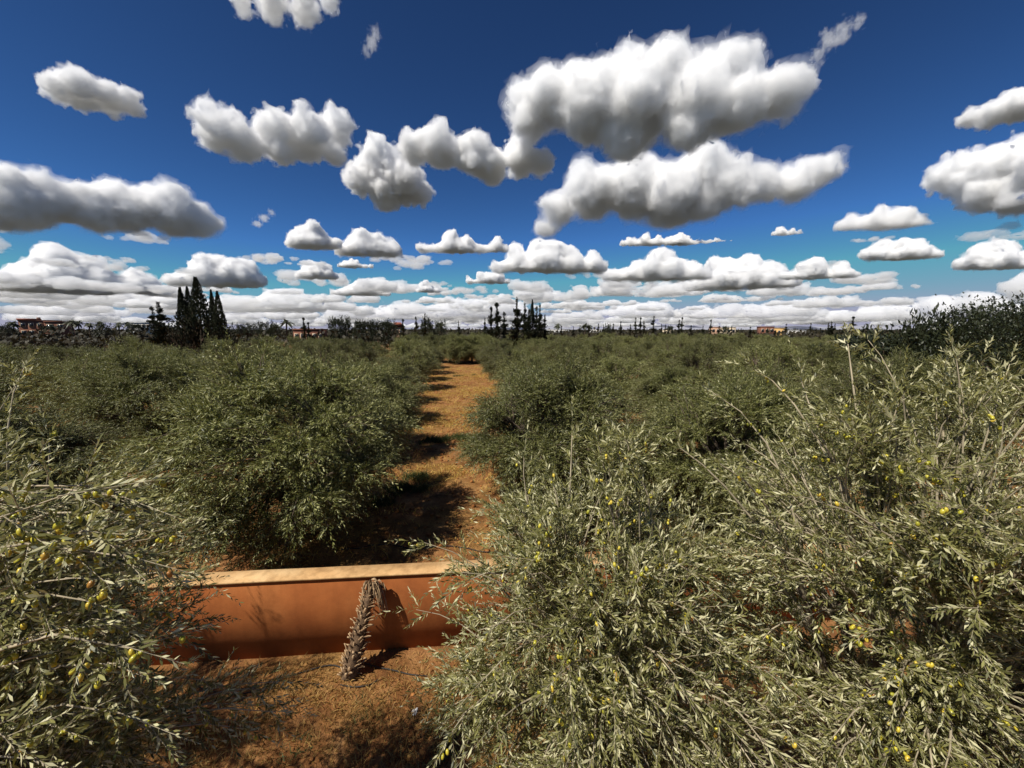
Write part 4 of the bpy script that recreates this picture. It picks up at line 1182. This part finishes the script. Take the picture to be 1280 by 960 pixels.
sky_cloud('small smooth grey cloud alone in the deep blue', [(70,108,17),(100,115,22),(135,122,18),(162,128,15)], 140, 16, 54, opt=10)
sky_cloud('long low cumulus with bumpy white top and dark grey belly', [(-20,250,40),(25,255,40),(70,250,34),(120,258,38),(165,262,34),(210,265,34),(245,275,28),(140,240,20),(190,245,18),(268,280,14)], 304, 17, 90, depth=0.6)
sky_cloud('thin torn scrap of cloud high above the ragged grey white cloud', [(300,0,15),(340,5,20),(380,8,20),(410,-2,16)], 25, 18, 60, opt=6, rough=0.5)
sky_cloud('slanting grey cloud tapering to a point', [(1210,150,11),(1240,143,16),(1275,132,22),(1310,122,24)], 160, 19, 56, opt=14)
sky_cloud('heavy white topped cumulus with flat grey flank over the dark broad tree', [(1190,220,24),(1225,215,32),(1265,205,34),(1310,210,45),(1230,240,26),(1275,245,30)], 268, 20, 74)
sky_cloud('faint wisp trailing off the shoulder of the largest cloud', [(1022,70,9),(1035,52,11),(1052,40,12),(1072,28,9)], 76, 21, 48, opt=0.9, rough=0.6)
sky_cloud('tiny faint wisp in the deep blue below the topmost cloud scrap', [(458,64,7),(465,52,9),(470,40,7)], 70, 22, 40, opt=0.7, rough=0.6)
sky_cloud('tiny faint wisp between the ragged cloud and the low pair', [(322,280,6),(330,272,7),(340,266,5)], 284, 23, 40, opt=0.9, rough=0.6)
AUTO = [(1070,1182,284,326,'bright cumulus puff floating alone above the dark broad tree'),
        (355,430,272,312,'squat white cumulus of a pair low above the orchard'),
        (415,506,280,321,'broader white cumulus of a pair low above the orchard'),
        (515,642,282,317,'elongated white cumulus low above the dirt lane'),
        (608,765,294,342,'grey bellied cumulus right above the bare cypress group'),
        (-30,205,303,368,'broad low cumulus bank above the villa and the dense cypress clump'),
        (205,336,308,360,'grey topped cumulus directly behind the tip of the tallest cypress'),
        (365,425,322,350,'small square cumulus low above the red walled compound'),
        (418,470,318,336,'tiny flat cumulus beside the small square one'),
        (408,492,344,371,'low white cumulus above the round dark trees'),
        (518,552,345,367,'little white puff low over the slim twin cypresses'),
        (578,642,334,356,'low flat white cumulus beside the bare cypress tips'),
        (745,895,305,352,'wide grey white cumulus above the thin cypress row'),
        (860,1005,310,362,'bright bumpy cumulus above the pink blocks'),
        (968,1078,317,350,'white domed cumulus above the ochre house'),
        (770,922,284,308,'thin white bar of cloud under the dark based long cumulus'),
        (1190,1300,294,338,'white cumulus low behind the dark broad tree'),
        (1040,1172,252,288,'dim grey streak of cloud above the lone bright puff'),
        (962,1006,279,295,'tiny dim grey cloudlet between the long cumulus and the grey streak')]
for i, (x0, x1, y0, y1, lab) in enumerate(AUTO):
    w = x1 - x0
    dim = 'dim' in lab
    sky_cloud(lab, auto_circles(x0, x1, y0, y1, 40 + i, 7 if w < 70 else 11 if w < 130 else 16), y1 - 2, 60 + i, 32 if w < 100 else 44, opt=6 if dim else 20, depth=0.75)

# the far cloud deck: six cloud shapes strewn at the same base altitude out to the horizon, on every side but towards the sun
rg = np.random.default_rng(5)
deck_src = []
for k in range(6):
    W = rg.uniform(1500, 2600); H = W * rg.uniform(0.20, 0.30)
    bl = []
    for i in range(12):
        a = rg.uniform(-1, 1); b = rg.uniform(-1, 1)
        r = H * rg.uniform(0.45, 0.85) * (1 - 0.35 * max(abs(a), abs(b)))
        bl.append((a * W * 0.5, b * W * 0.38, r * 0.75, r))
    f, lo, h, rm = cloud_shape(bl, 900 + k, 36, 0.0, 0.34)
    V, Q = surface_nets(f, lo, h)
    deck_src.append(mk_mesh('cloud', V, Q, True, None, [cloud_mat(6.0 / H / 2)]))
FAR_SRC = []
for m in deck_src:
    f_ = m.copy(); f_.materials[0] = cloud_mat(m.materials[0].node_tree.nodes['Volume Scatter'].inputs['Density'].default_value * 0.4); FAR_SRC.append(f_)
def deck(src, count, d0, d1, pw, smin, smax, lift, label, group):
    n = 0
    while n < count:
        dist = d0 * (d1 / d0) ** (rg.random() ** pw)
        az = rg.uniform(-1.05, 1.05)
        s = rg.uniform(smin, smax)
        o = put('cloud', src[n % 6], None, (dist * math.sin(az), dist * math.cos(az), BASE_ALT + rg.uniform(-60, lift) - dist * dist / 1.27e7))      # the earth's curve lowers the far ones
        o.rotation_euler.z = rg.uniform(0, 6.28)
        o.scale = (s, s, s * rg.uniform(0.45, 0.75))
        tag(o, label, 'cloud', group)
        n += 1
deck(deck_src, 24, 8500, 13500, 1.0, 0.22, 0.5, 250, 'small broken cloud between the cumulus and the horizon bank', 'broken clouds above the horizon bank')
deck(deck_src, 90, 14000, 32000, 0.8, 0.5, 1.3, 350, 'small flat cloud in the grey bank along the horizon', 'clouds of the far horizon bank')
deck(FAR_SRC, 130, 32000, 118000, 0.65, 2.0, 5.0, 300, 'pale thin cloud streak right above the skyline', 'cloud streaks above the skyline')
